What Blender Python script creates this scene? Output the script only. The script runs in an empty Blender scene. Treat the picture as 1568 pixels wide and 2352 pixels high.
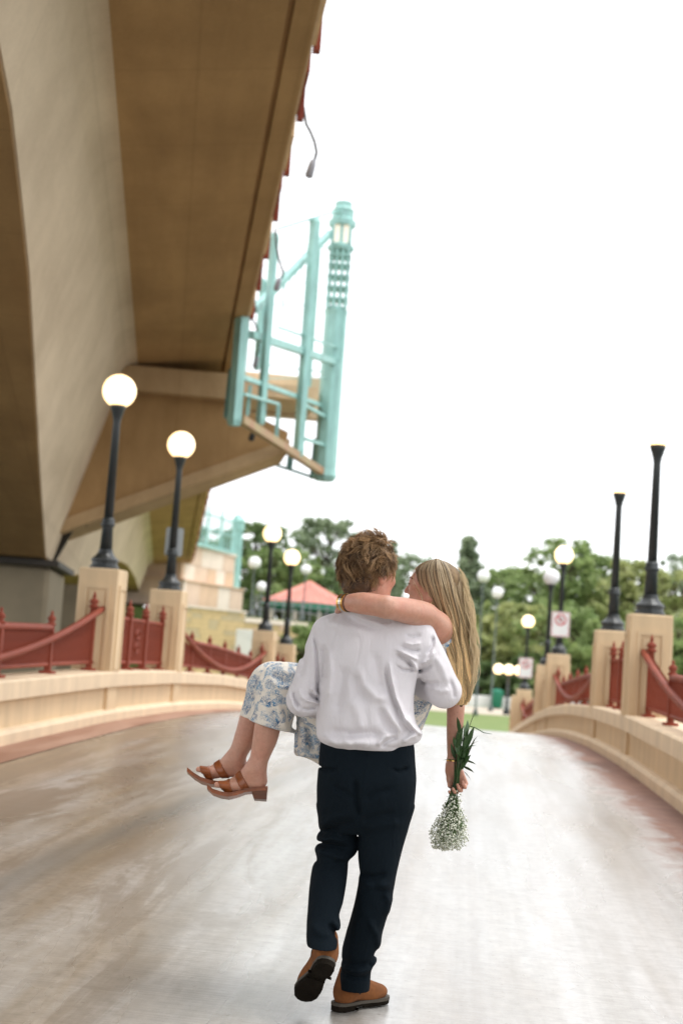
import bpy, math, random
import numpy as np
from mathutils import Matrix, Vector

# ------------------------------------------------------------------ camera, sky, sun, exposure
SC = bpy.context.scene
COL = SC.collection
PIT, ROL, FPX = math.radians(5.32), math.radians(4.0), 3267.0
CAM = np.array([0, 0, 1.35])
_F = np.array([0, math.cos(PIT), math.sin(PIT)])
_U = np.array([0, -math.sin(PIT), math.cos(PIT)])
_R = np.array([1.0, 0, 0])
_RR = _R * math.cos(ROL) + _U * math.sin(ROL)
_UU = _U * math.cos(ROL) - _R * math.sin(ROL)


def P(x, y, Y):
    """survey helper: the point at distance Y (metres ahead) that was measured at x, y on the photograph"""
    d = _F + (x - 784) / FPX * _RR - (y - 1176) / FPX * _UU
    return CAM + d * (Y / d[1])


cd = bpy.data.cameras.new('camera')
cam = bpy.data.objects.new('camera', cd)
COL.objects.link(cam)
cd.sensor_fit = 'VERTICAL'
cd.sensor_height = 36
cd.lens = 50.0
cd.clip_end = 3000
cd.dof.use_dof = True
cd.dof.focus_distance = 5.42
cd.dof.aperture_fstop = 2.6
cam.matrix_world = Matrix(((_RR[0], _UU[0], -_F[0], CAM[0]), (_RR[1], _UU[1], -_F[1], CAM[1]), (_RR[2], _UU[2], -_F[2], CAM[2]), (0, 0, 0, 1)))
SC.camera = cam

W = bpy.data.worlds.new('World')
SC.world = W
W.use_nodes = True
wt = W.node_tree
bg = wt.nodes['Background']
sky = wt.nodes.new('ShaderNodeTexSky')
sky.sky_type = 'NISHITA'
sky.sun_disc = False
SUN_EL, SUN_AZ = math.radians(70), math.radians(80)
sky.sun_elevation = SUN_EL
sky.sun_rotation = SUN_AZ
sky.dust_density = 4.0
sky.ozone_density = 1.0
tc = wt.nodes.new('ShaderNodeTexCoord')
nz = wt.nodes.new('ShaderNodeTexNoise')
nz.inputs['Scale'].default_value = 2.2
nz.inputs['Detail'].default_value = 5
wt.links.new(tc.outputs['Generated'], nz.inputs['Vector'])
rp = wt.nodes.new('ShaderNodeValToRGB')          # a closed white cloud deck with faint structure
rp.color_ramp.elements[0].position = 0.3
rp.color_ramp.elements[0].color = (10.2, 10.5, 10.9, 1)
rp.color_ramp.elements[1].position = 0.7
rp.color_ramp.elements[1].color = (12.2, 12.2, 12.2, 1)
wt.links.new(nz.outputs['Fac'], rp.inputs['Fac'])
mx = wt.nodes.new('ShaderNodeMix')
mx.data_type = 'RGBA'
mx.inputs['Factor'].default_value = 0.9
wt.links.new(sky.outputs['Color'], mx.inputs[6])
wt.links.new(rp.outputs['Color'], mx.inputs[7])
wt.links.new(mx.outputs[2], bg.inputs['Color'])
bg.inputs['Strength'].default_value = 0.125

sl = bpy.data.lights.new('sun', 'SUN')
sl.energy = 1.5
sl.angle = math.radians(25)
sl.color = (1, 0.98, 0.95)
so = bpy.data.objects.new('sun', sl)
COL.objects.link(so)
sd = Vector((math.sin(SUN_AZ) * math.cos(SUN_EL), math.cos(SUN_AZ) * math.cos(SUN_EL), math.sin(SUN_EL)))
so.rotation_euler = sd.to_track_quat('Z', 'Y').to_euler()
so.location = (30, 10, 60)

vs = SC.view_settings
vs.view_transform = 'Standard'
vs.look = 'None'
vs.exposure = 0.5
vs.gamma = 1.0
vs.use_curve_mapping = False
SC.render.engine = 'CYCLES'
SC.cycles.use_denoising = True
SC.cycles.max_bounces = 8
SC.cycles.sample_clamp_indirect = 6

rnd = random.Random(7)
rng = np.random.default_rng(11)


# ------------------------------------------------------------------ materials
def lin(r, g, b):
    f = lambda c: (c / 255 / 12.92) if c / 255 <= 0.04045 else ((c / 255 + 0.055) / 1.055) ** 2.4
    return (f(r), f(g), f(b))


def newmat(name):
    m = bpy.data.materials.new(name)
    m.use_nodes = True
    return m, m.node_tree, m.node_tree.nodes['Principled BSDF']


def node(nt, t, **kw):
    n = nt.nodes.new(t)
    for k, v in kw.items():
        if k in ('operation', 'data_type', 'blend_type', 'feature', 'interpolation_type', 'attribute_name', 'wave_type', 'bands_direction', 'noise_dimensions'):
            setattr(n, k, v)
        else:
            n.inputs[k].default_value = v
    return n


def mapping(nt, sc=(1, 1, 1), coord='Object'):
    t = nt.nodes.new('ShaderNodeTexCoord')
    m = nt.nodes.new('ShaderNodeMapping')
    m.inputs['Scale'].default_value = sc
    nt.links.new(t.outputs[coord], m.inputs['Vector'])
    return m.outputs[0]


def mixc(nt, fac, a, b, blend='MIX'):
    m = nt.nodes.new('ShaderNodeMix')
    m.data_type = 'RGBA'
    m.blend_type = blend
    for s, v in ((m.inputs[0], fac), (m.inputs[6], a), (m.inputs[7], b)):
        if hasattr(v, 'is_linked'):
            nt.links.new(v, s)
        elif isinstance(v, (int, float)):
            s.default_value = v
        else:
            s.default_value = (*v[:3], 1)
    return m.outputs[2]


def ramp(nt, src, p0, p1, c0=(0, 0, 0), c1=(1, 1, 1)):
    r = nt.nodes.new('ShaderNodeValToRGB')
    e = r.color_ramp.elements
    e[0].position, e[1].position = p0, p1
    e[0].color, e[1].color = (*c0, 1), (*c1, 1)
    nt.links.new(src, r.inputs[0])
    return r.outputs[0]


def noise(nt, vec, scale, detail=4, rough=0.55, dist=0.0):
    n = node(nt, 'ShaderNodeTexNoise', Scale=scale, Detail=detail, Roughness=rough, Distortion=dist)
    nt.links.new(vec, n.inputs['Vector'])
    return n.outputs['Fac']


def bump(nt, b, h, strength, dist=0.01):
    n = node(nt, 'ShaderNodeBump', Strength=strength, Distance=dist)
    nt.links.new(h, n.inputs['Height'])
    nt.links.new(n.outputs[0], b.inputs['Normal'])


def pm(name, col, rough=0.7, var=0.12, scale=3.0, sc=(1, 1, 1), bmp=0.0, bscale=60, metal=0.0, spec=0.5, coat=0.0, col2=None, bdist=0.01):
    m, nt, b = newmat(name)
    v = mapping(nt, sc)
    f = ramp(nt, noise(nt, v, scale, 6, 0.6), 0.3, 0.7)
    c2 = col2 if col2 else tuple(c * (1 - 2 * var) for c in col)
    c1 = col if col2 else tuple(min(1, c * (1 + var)) for c in col)
    nt.links.new(mixc(nt, f, c2, c1), b.inputs['Base Color'])
    b.inputs['Roughness'].default_value = rough
    b.inputs['Metallic'].default_value = metal
    b.inputs['Specular IOR Level'].default_value = spec
    b.inputs['Coat Weight'].default_value = coat
    if bmp:
        bump(nt, b, noise(nt, mapping(nt), bscale, 4), bmp, bdist)
    return m


M = {}
M['stucco'] = pm('tan painted concrete', (0.66, 0.49, 0.30), 0.75, 0.075, 1.3, sc=(3.2, 3.2, 0.55), bmp=0.25, bscale=90, bdist=0.004)
M['stucco2'] = pm('tan coping concrete', (0.72, 0.56, 0.38), 0.7, 0.075, 1.6, sc=(2, 2, 0.7), bmp=0.2, bscale=90, bdist=0.004)
M['red'] = pm('oxide red painted steel', (0.25, 0.05, 0.025), 0.6, 0.12, 2.0, spec=0.25)
M['black'] = pm('dark green black painted iron', (0.022, 0.027, 0.028), 0.38, 0.2, 6.0)
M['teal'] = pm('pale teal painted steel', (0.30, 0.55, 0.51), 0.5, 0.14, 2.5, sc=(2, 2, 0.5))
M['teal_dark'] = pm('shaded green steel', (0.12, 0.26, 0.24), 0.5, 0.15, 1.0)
M['olive'] = pm('rusty olive steel', (0.34, 0.29, 0.13), 0.6, 0.2, 3.0, col2=(0.36, 0.17, 0.09))
M['grey_metal'] = pm('grey cast metal', (0.30, 0.30, 0.33), 0.4, 0.1, 4.0)
M['pole_grey'] = pm('weathered grey green pole', (0.13, 0.16, 0.16), 0.5, 0.1, 4.0)
M['steel_dark'] = pm('dark rusted steel', (0.04, 0.032, 0.024), 0.6, 0.2, 4.0)


def concrete_mat(name, col, dark, joint=2.44, js=0.35):
    """board-marked bridge concrete: rain streaks, blotches and faint formwork joints in the girder's own axes"""
    m, nt, b = newmat(name)
    v1 = mapping(nt, (1.6, 0.22, 0.5))
    v2 = mapping(nt)
    c = mixc(nt, ramp(nt, noise(nt, v1, 1.1, 7, 0.65, 0.3), 0.32, 0.7), dark, col)
    c = mixc(nt, 1.0, c, ramp(nt, noise(nt, v2, 0.6, 5, 0.6), 0.3, 0.72, (0.82, 0.80, 0.78), (1.06, 1.06, 1.06)), 'MULTIPLY')
    c = mixc(nt, 1.0, c, ramp(nt, noise(nt, v2, 22, 6, 0.7), 0.3, 0.7, (0.92, 0.92, 0.92), (1.04, 1.04, 1.04)), 'MULTIPLY')
    co = nt.nodes.new('ShaderNodeTexCoord')
    sp = nt.nodes.new('ShaderNodeSeparateXYZ')
    nt.links.new(co.outputs['Object'], sp.inputs[0])
    for out, per, off in ((1, joint, 0.3), (0, 1.22, 0.1)):
        n1 = node(nt, 'ShaderNodeMath', operation='ADD')
        nt.links.new(sp.outputs[out], n1.inputs[0])
        n1.inputs[1].default_value = 100 + off
        n2 = node(nt, 'ShaderNodeMath', operation='PINGPONG')
        nt.links.new(n1.outputs[0], n2.inputs[0])
        n2.inputs[1].default_value = per / 2
        j = ramp(nt, n2.outputs[0], 0.006, 0.03, (0.72, 0.70, 0.68), (1, 1, 1))
        c = mixc(nt, js, c, mixc(nt, 1.0, c, j, 'MULTIPLY'))
    nt.links.new(c, b.inputs['Base Color'])
    b.inputs['Roughness'].default_value = 0.88
    b.inputs['Specular IOR Level'].default_value = 0.25
    bump(nt, b, noise(nt, v2, 26, 6, 0.65), 0.25, 0.012)
    return m


M['soffit'] = concrete_mat('shade brown weathered concrete', (0.465, 0.295, 0.135), (0.365, 0.225, 0.10))  # underside shade put into the colour, a browner copy of the girder concrete
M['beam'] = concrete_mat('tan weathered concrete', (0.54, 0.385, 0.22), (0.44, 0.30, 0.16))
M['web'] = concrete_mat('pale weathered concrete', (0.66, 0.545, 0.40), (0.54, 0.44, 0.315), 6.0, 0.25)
M['pier'] = pm('grey pier concrete', (0.25, 0.205, 0.135), 0.85, 0.12, 0.7, bmp=0.2, bscale=30)
M['stone'] = pm('pale dressed stone', (0.66, 0.50, 0.38), 0.8, 0.1, 0.8, bmp=0.2, bscale=30)
M['stone2'] = pm('orange dressed stone', (0.64, 0.455, 0.31), 0.8, 0.1, 0.8, bmp=0.2, bscale=30)
M['course'] = pm('buff coursed stone', (0.55, 0.41, 0.21), 0.85, 0.15, 0.5)
M['course2'] = pm('grey buff coursed stone', (0.46, 0.37, 0.22), 0.85, 0.15, 0.5)
M['cream'] = pm('pale cast stone', (0.74, 0.64, 0.54), 0.8, 0.08, 0.8)
M['white_paint'] = pm('white paint', (0.8, 0.8, 0.78), 0.6, 0.04, 3.0)
M['sign_back'] = pm('bare aluminium', (0.42, 0.46, 0.47), 0.45, 0.08, 5.0)
M['sign_red'] = pm('red sign ink', (0.6, 0.06, 0.07), 0.5, 0.05)
M['roof_red'] = pm('terracotta standing seam roof', (0.58, 0.21, 0.16), 0.6, 0.08, 2.0)
M['green_trim'] = pm('green painted trim', (0.015, 0.22, 0.13), 0.5, 0.1, 2.0)
M['grass'] = pm('mown grass', (0.125, 0.185, 0.045), 0.9, 0.25, 0.6, col2=(0.16, 0.205, 0.06), bmp=0.5, bscale=12)
M['meadow'] = pm('rough bank grass', (0.10, 0.14, 0.04), 0.9, 0.3, 0.7, bmp=0.5, bscale=6)
M['path'] = pm('pale gravel path', (0.50, 0.43, 0.35), 0.9, 0.08, 0.5)
M['water'] = pm('river water', (0.05, 0.06, 0.045), 0.08, 0.1, 0.3, bmp=0.3, bscale=1.5, bdist=0.05)
M['bark'] = pm('bark', (0.10, 0.075, 0.05), 0.9, 0.2, 4.0)


def glow(name, col, s, base=(0.8, 0.8, 0.78)):
    m, nt, b = newmat(name)
    b.inputs['Base Color'].default_value = (*base, 1)
    b.inputs['Roughness'].default_value = 0.25
    b.inputs['Emission Color'].default_value = (*col, 1)
    b.inputs['Emission Strength'].default_value = s
    return m


M['globe_lit'] = glow('lit opal glass', (1.0, 0.68, 0.33), 2.0, (0.8, 0.74, 0.6))
M['globe_off'] = glow('unlit opal glass', (1, 1, 1), 0.0, (0.86, 0.85, 0.86))
M['lantern'] = glow('lit cream lantern pane', (1, 0.75, 0.5), 0.35)


def road_mat():
    m, nt, b = newmat('wet tined concrete')
    co = nt.nodes.new('ShaderNodeTexCoord')
    sep = nt.nodes.new('ShaderNodeSeparateXYZ')
    nt.links.new(co.outputs['Object'], sep.inputs[0])
    st = noise(nt, mapping(nt, (1.3, 0.16, 1)), 1.0, 6, 0.6, 0.3)
    fine = noise(nt, mapping(nt, (1, 1, 1)), 14.0, 8, 0.7)
    stain_reflection = node(nt, 'ShaderNodeMath', operation='MULTIPLY_ADD')      # stain streaks, with the viaduct's brown reflection painted in towards the left
    nt.links.new(sep.outputs[0], stain_reflection.inputs[0])
    stain_reflection.inputs[1].default_value = 0.055
    nt.links.new(st, stain_reflection.inputs[2])
    c = mixc(nt, ramp(nt, stain_reflection.outputs[0], 0.36, 0.60), (0.29, 0.235, 0.17), (0.51, 0.505, 0.495))
    c = mixc(nt, ramp(nt, fine, 0.25, 0.75, (0.8, 0.8, 0.8), (1.1, 1.1, 1.1)), (0, 0, 0), c)
    c = mixc(nt, 1.0, c, ramp(nt, fine, 0.3, 0.7, (0.86, 0.85, 0.84), (1, 1, 1)), 'MULTIPLY')
    # dark tyre sweep: |a - (-1.06 + .02 t + .017 t^2)|, t = s - 6.7
    def mth(op, x, y=None):
        n = nt.nodes.new('ShaderNodeMath')
        n.operation = op
        for i, v in enumerate((x, y)):
            if v is None:
                continue
            if hasattr(v, 'is_linked'):
                nt.links.new(v, n.inputs[i])
            else:
                n.inputs[i].default_value = v
        return n.outputs[0]
    t = mth('SUBTRACT', sep.outputs[1], 6.7)
    ac = mth('ADD', mth('ADD', mth('MULTIPLY', t, 0.02), mth('MULTIPLY', mth('MULTIPLY', t, t), 0.017)), -1.08)
    wob = mth('MULTIPLY', mth('SUBTRACT', noise(nt, mapping(nt, (2, 0.7, 1)), 1.5, 4), 0.5), 0.22)
    dd = mth('ABSOLUTE', mth('SUBTRACT', mth('ADD', sep.outputs[0], wob), ac))
    band = mth('MULTIPLY', ramp(nt, dd, 0.04, 0.2, (1, 1, 1), (0, 0, 0)), ramp(nt, mth('MULTIPLY', sep.outputs[1], 0.05), 0.5, 0.72, (1, 1, 1), (0, 0, 0)))
    c = mixc(nt, mth('MULTIPLY', band, 0.72), c, (0.14, 0.145, 0.14))
    # two faint slab joints running along the deck
    for a0, wd in ((1.25, 0.012), (-2.05, 0.012)):
        j = ramp(nt, mth('ABSOLUTE', mth('SUBTRACT', sep.outputs[0], a0)), wd, wd * 3, (1, 1, 1), (0, 0, 0))
        c = mixc(nt, mth('MULTIPLY', j, 0.25), c, (0.2, 0.16, 0.12))
    tg = noise(nt, mapping(nt, (2.5, 55, 1)), 1.0, 4, 0.7)
    c = mixc(nt, 1.0, c, ramp(nt, tg, 0.3, 0.7, (0.85, 0.84, 0.83), (1.04, 1.04, 1.04)), 'MULTIPLY')
    spk = noise(nt, mapping(nt), 38, 2, 0.4)
    c = mixc(nt, 1.0, c, ramp(nt, spk, 0.24, 0.32, (0.72, 0.70, 0.68), (1, 1, 1)), 'MULTIPLY')
    sk = noise(nt, mapping(nt, (3.2, 0.11, 1)), 1.0, 5, 0.65, 0.25)
    c = mixc(nt, 1.0, c, ramp(nt, sk, 0.36, 0.62, (0.74, 0.72, 0.68), (1.06, 1.06, 1.06)), 'MULTIPLY')
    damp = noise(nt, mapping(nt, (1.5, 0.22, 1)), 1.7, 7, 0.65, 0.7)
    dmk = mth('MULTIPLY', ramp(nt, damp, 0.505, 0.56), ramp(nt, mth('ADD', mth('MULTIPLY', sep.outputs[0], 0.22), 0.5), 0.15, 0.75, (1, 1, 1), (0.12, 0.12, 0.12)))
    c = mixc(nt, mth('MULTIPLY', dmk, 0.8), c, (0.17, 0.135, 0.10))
    # rose pavers along the right kerb, smeared with silt so their edge is lost in places
    pn = noise(nt, mapping(nt, (1.5, 0.9, 1)), 1.6, 7, 0.7, 0.6)
    pe = mth('ADD', sep.outputs[0], mth('MULTIPLY', mth('SUBTRACT', pn, 0.5), 0.9))
    pk = ramp(nt, mth('MULTIPLY', pe, 0.25), 0.62, 0.70)
    c = mixc(nt, mth('MULTIPLY', pk, 0.85), c, mixc(nt, ramp(nt, pn, 0.35, 0.65), (0.15, 0.06, 0.04), (0.27, 0.14, 0.10)))
    nt.links.new(c, b.inputs['Base Color'])
    wet = noise(nt, mapping(nt, (0.9, 0.2, 1)), 1.1, 5, 0.6, 0.4)
    rgh = ramp(nt, wet, 0.3, 0.7, (0.18, 0.18, 0.18), (0.36, 0.36, 0.36))
    nt.links.new(mth('ADD', rgh, mth('MULTIPLY', pk, 0.4)), b.inputs['Roughness'])
    nt.links.new(mth('MULTIPLY', mth('SUBTRACT', 1.0, mth('MULTIPLY', pk, 0.85)), 0.5), b.inputs['Specular IOR Level'])
    b.inputs['IOR'].default_value = 1.55
    nt.links.new(mth('MULTIPLY', mth('SUBTRACT', 1.0, mth('MULTIPLY', pk, 0.95)), 0.36), b.inputs['Coat Weight'])
    b.inputs['Coat IOR'].default_value = 1.4
    b.inputs['Coat Roughness'].default_value = 0.34
    tine = noise(nt, mapping(nt, (1.2, 42, 1)), 1.0, 3, 0.6)
    gr = noise(nt, mapping(nt), 160, 3)
    h = mth('ADD', tine, mth('MULTIPLY', gr, 0.35))
    bump(nt, b, h, 0.34, 0.005)
    nt.links.new(b.inputs['Normal'].links[0].from_socket, b.inputs['Coat Normal'])
    return m


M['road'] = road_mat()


def paver_mat():
    m, nt, b = newmat('wet rose brick pavers')
    st = noise(nt, mapping(nt, (1.6, 0.35, 1)), 1.4, 6, 0.6, 0.5)
    c = mixc(nt, ramp(nt, st, 0.32, 0.66), (0.25, 0.115, 0.075), (0.41, 0.255, 0.185))
    nt.links.new(c, b.inputs['Base Color'])
    nt.links.new(ramp(nt, st, 0.3, 0.7, (0.4, 0.4, 0.4), (0.65, 0.65, 0.65)), b.inputs['Roughness'])
    b.inputs['Specular IOR Level'].default_value = 0.2
    bump(nt, b, noise(nt, mapping(nt, (6, 18, 1)), 1.0, 3), 0.3, 0.006)
    return m


M['paver'] = paver_mat()


def leaf_mat(name, c1, c2, tr=0.5):
    m, nt, b = newmat(name)
    v = mapping(nt)
    f = ramp(nt, noise(nt, v, 0.55, 3), 0.35, 0.65)
    g = ramp(nt, noise(nt, v, 4.0, 2), 0.3, 0.7, (0.7, 0.7, 0.7), (1.2, 1.2, 1.2))
    c = mixc(nt, 1.0, mixc(nt, f, c1, c2), g, 'MULTIPLY')
    nt.links.new(c, b.inputs['Base Color'])
    b.inputs['Roughness'].default_value = 0.6
    t = nt.nodes.new('ShaderNodeBsdfTranslucent')
    nt.links.new(c, t.inputs[0])
    ms = nt.nodes.new('ShaderNodeMixShader')
    ms.inputs[0].default_value = tr
    nt.links.new(b.outputs[0], ms.inputs[1])
    nt.links.new(t.outputs[0], ms.inputs[2])
    nt.links.new(ms.outputs[0], nt.nodes['Material Output'].inputs[0])
    return m


M['leaf_dark'] = leaf_mat('dark green leaves', (0.14, 0.22, 0.085), (0.24, 0.33, 0.13))
M['leaf_mid'] = leaf_mat('mid green leaves', (0.22, 0.32, 0.11), (0.35, 0.44, 0.17))
M['leaf_light'] = leaf_mat('yellow green leaves', (0.30, 0.37, 0.13), (0.48, 0.50, 0.22))
M['leaf_grey'] = leaf_mat('grey green leaves', (0.22, 0.29, 0.17), (0.34, 0.41, 0.25))


# ------------------------------------------------------------------ mesh helpers
def tag(o, label=None, cat=None, group=None, kind=None):
    for k, v in (('label', label), ('category', cat), ('group', group), ('kind', kind)):
        if v:
            o[k] = v
    return o


def rawmesh(name, V, faces, mat, smooth=False):
    me = bpy.data.meshes.new(name)
    V = np.asarray(V, np.float32)
    if isinstance(faces, np.ndarray):
        n = faces.shape[1]
        me.vertices.add(len(V))
        me.vertices.foreach_set('co', V.ravel())
        me.loops.add(faces.size)
        me.loops.foreach_set('vertex_index', faces.astype(np.int32).ravel())
        me.polygons.add(len(faces))
        me.polygons.foreach_set('loop_start', np.arange(0, faces.size, n, dtype=np.int32))
        me.update(calc_edges=True)
        me.validate()
    else:
        me.from_pydata([tuple(map(float, v)) for v in V], [], faces)
        me.update()
    if smooth:
        me.polygons.foreach_set('use_smooth', np.ones(len(me.polygons), bool))
    if mat:
        me.materials.append(M[mat] if isinstance(mat, str) else mat)
    return me


def put(name, me, parent=None, loc=None, rot=None):
    o = bpy.data.objects.new(name, me)
    COL.objects.link(o)
    if parent:
        o.parent = parent
    if loc is not None:
        o.location = [float(c) for c in loc]
    if rot is not None:
        o.rotation_euler = rot
    return o


def empty(name, loc=(0, 0, 0), rz=0.0):
    o = bpy.data.objects.new(name, None)
    COL.objects.link(o)
    o.location = [float(c) for c in loc]
    o.rotation_euler = (0, 0, rz)
    o.empty_display_size = 0.2
    return o


class MB:
    def __init__(s):
        s.v, s.f = [], []

    def add(s, V, Fs):
        n = len(s.v)
        s.v += [tuple(map(float, v)) for v in V]
        s.f += [tuple(i + n for i in f) for f in Fs]
        return s

    def box(s, x0, x1, y0, y1, z0, z1, bev=0.0):
        if bev <= 0:
            V = [(x, y, z) for z in (z0, z1) for y in (y0, y1) for x in (x0, x1)]
            return s.add(V, [(0, 2, 3, 1), (4, 5, 7, 6), (0, 1, 5, 4), (2, 6, 7, 3), (0, 4, 6, 2), (1, 3, 7, 5)])
        b = bev                                   # chamfered vertical edges and top edge
        def ring(i, z):
            return [(x0 + i + b, y0 + i, z), (x1 - i - b, y0 + i, z), (x1 - i, y0 + i + b, z), (x1 - i, y1 - i - b, z),
                    (x1 - i - b, y1 - i, z), (x0 + i + b, y1 - i, z), (x0 + i, y1 - i - b, z), (x0 + i, y0 + i + b, z)]
        V = ring(0, z0) + ring(0, z1 - b) + ring(b, z1)
        Fs = [tuple(range(7, -1, -1)), tuple(range(16, 24))]
        for k in (0, 8):
            Fs += [(k + i, k + (i + 1) % 8, k + 8 + (i + 1) % 8, k + 8 + i) for i in range(8)]
        return s.add(V, Fs)

    def tube(s, pts, r, n=8, cap=True):
        pts = [np.asarray(p, float) for p in pts]
        rs = r if hasattr(r, '__len__') else [r] * len(pts)
        V, Fs = [], []
        prev = None
        for i, p in enumerate(pts):
            t = pts[min(i + 1, len(pts) - 1)] - pts[max(i - 1, 0)]
            t = t / (np.linalg.norm(t) + 1e-9)
            ref = prev if prev is not None else (np.array([0, 0, 1.0]) if abs(t[2]) < 0.9 else np.array([1.0, 0, 0]))
            a = ref - t * (ref @ t)
            a /= np.linalg.norm(a) + 1e-9
            prev = a
            b = np.cross(t, a)
            for k in range(n):
                w = 2 * math.pi * k / n
                V.append(p + rs[i] * (a * math.cos(w) + b * math.sin(w)))
        for i in range(len(pts) - 1):
            Fs += [(i * n + k, i * n + (k + 1) % n, (i + 1) * n + (k + 1) % n, (i + 1) * n + k) for k in range(n)]
        if cap:
            Fs += [tuple(range(n - 1, -1, -1)), tuple(range((len(pts) - 1) * n, len(pts) * n))]
        return s.add(V, Fs)

    def lathe(s, prof, n=20, c=(0, 0, 0)):
        V, Fs = [], []
        for r, z in prof:
            V += [(c[0] + r * math.cos(2 * math.pi * k / n), c[1] + r * math.sin(2 * math.pi * k / n), c[2] + z) for k in range(n)]
        for i in range(len(prof) - 1):
            Fs += [(i * n + k, i * n + (k + 1) % n, (i + 1) * n + (k + 1) % n, (i + 1) * n + k) for k in range(n)]
        Fs += [tuple(range(n - 1, -1, -1)), tuple(range((len(prof) - 1) * n, len(prof) * n))]
        return s.add(V, Fs)

    def bar(s, a, b, w, h=None):
        """square bar from a to b"""
        h = h or w
        a, b = np.asarray(a, float), np.asarray(b, float)
        t = (b - a) / np.linalg.norm(b - a)
        ref = np.array([0, 0, 1.0]) if abs(t[2]) < 0.9 else np.array([0, 1.0, 0])
        x = np.cross(t, ref)
        x /= np.linalg.norm(x)
        y = np.cross(x, t)
        V = [p + x * i * w / 2 + y * j * h / 2 for p in (a, b) for i, j in ((-1, -1), (1, -1), (1, 1), (-1, 1))]
        return s.add(V, [(3, 2, 1, 0), (4, 5, 6, 7), (0, 1, 5, 4), (1, 2, 6, 5), (2, 3, 7, 6), (3, 0, 4, 7)])

    def sweep(s, prof, path):
        """closed profile [(u, v)] carried along path: path(i) -> function (u, v) -> xyz, for a list of such functions"""
        n = len(prof)
        V = [f(u, v) for f in path for u, v in prof]
        Fs = []
        for i in range(len(path) - 1):
            Fs += [(i * n + k, i * n + (k + 1) % n, (i + 1) * n + (k + 1) % n, (i + 1) * n + k) for k in range(n)]
        Fs += [tuple(range(n - 1, -1, -1)), tuple(range((len(path) - 1) * n, len(path) * n))]
        return s.add(V, Fs)

    def mesh(s, name, mat, smooth=False):
        return rawmesh(name, s.v, s.f, mat, smooth)

    def build(s, name, mat, parent=None, smooth=False, loc=None):
        return put(name, s.mesh(name, mat, smooth), parent, loc)


def world_child(o, root):
    """parent a mesh that is written in world coordinates"""
    o.parent = root
    o.matrix_parent_inverse = Matrix.LocRotScale(root.location, root.rotation_euler, None).inverted()
    return o


def copy_tree(o, parent=None):
    c = o.copy()
    COL.objects.link(c)
    c.parent = parent
    for ch in list(o.children):
        copy_tree(ch, c)
    return c


# ------------------------------------------------------------------ the hump-backed bridge deck
TH = math.atan(0.0879)
OX = -1.095
_s = np.linspace(-40, 460, 5001)
_z = np.interp(_s, (-40, -6, 0, 5.4, 10, 13.5, 17.5, 21.5, 26, 31, 36.4, 43, 49.6, 56, 62, 70, 460),
               (-1.2, -0.34, -0.16, 0.0, 0.095, 0.145, 0.175, 0.13, 0.0, -0.24, -0.6, -1.12, -1.67, -2.2, -2.56, -2.7, -2.7))
_k = np.exp(-np.linspace(-2.5, 2.5, 41) ** 2)
_zs = np.convolve(np.pad(_z, 20, mode='edge'), _k / _k.sum(), 'valid')
ZFIX = float(np.interp(5.4, _s, _zs))


def zr(s, a=0.0):
    return float(np.interp(s, _s, _zs)) - ZFIX - 0.011 * max(-4, min(4, a)) + 0.011 * 0.66


def bw(a, s, z=0.0):
    """bridge coordinates (across, along) to world"""
    return np.array([OX + a * math.cos(TH) + s * math.sin(TH), -a * math.sin(TH) + s * math.cos(TH), z])


SS = [-4 + 0.5 * i for i in range(130)]           # along the deck
B0 = (OX, 0, 0)


def strip(name, a0, a1, dz, mat, s0=-4.0, s1=60.0, na=2, ragged=0.0):
    ss = [x for x in SS if s0 <= x <= s1]
    if ragged:
        ss = list(np.arange(s0, s1, 0.07))
    aa = np.linspace(a0, a1, na)
    V = []
    for s in ss:
        j = ragged * (0.6 * math.sin(s * 1.1) + 0.35 * math.sin(s * 3.7 + 1) + rnd.uniform(-0.5, 0.5)) if ragged else 0.0
        V += [(a + (j if i == 0 else 0), s, zr(s, a) + dz) for i, a in enumerate(aa)]
    n = len(aa)
    Fs = [(i * n + j, i * n + j + 1, (i + 1) * n + j + 1, (i + 1) * n + j) for i in range(len(ss) - 1) for j in range(n - 1)]
    o = put(name, rawmesh(name, V, Fs, mat, True), None, B0, (0, 0, -TH))
    return tag(o, kind='structure')


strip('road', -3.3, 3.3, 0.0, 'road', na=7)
tag(strip('pavement', -3.25, -2.66, 0.005, 'paver'), kind='structure')

PIL = [17.6, 21.7, 32.9, 37.05, 48.2, 52.3]
COP = 0.61                                        # coping top above the deck


def frames(side, s0, s1, step=0.5):
    n = max(2, int((s1 - s0) / step) + 1)
    return [(lambda u, v, s=s: (side * u, s, zr(s, side * 3.2) + v)) for s in np.linspace(s0, s1, n)]


def oriented(prof, side):
    return prof if side > 0 else prof[::-1]


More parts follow.
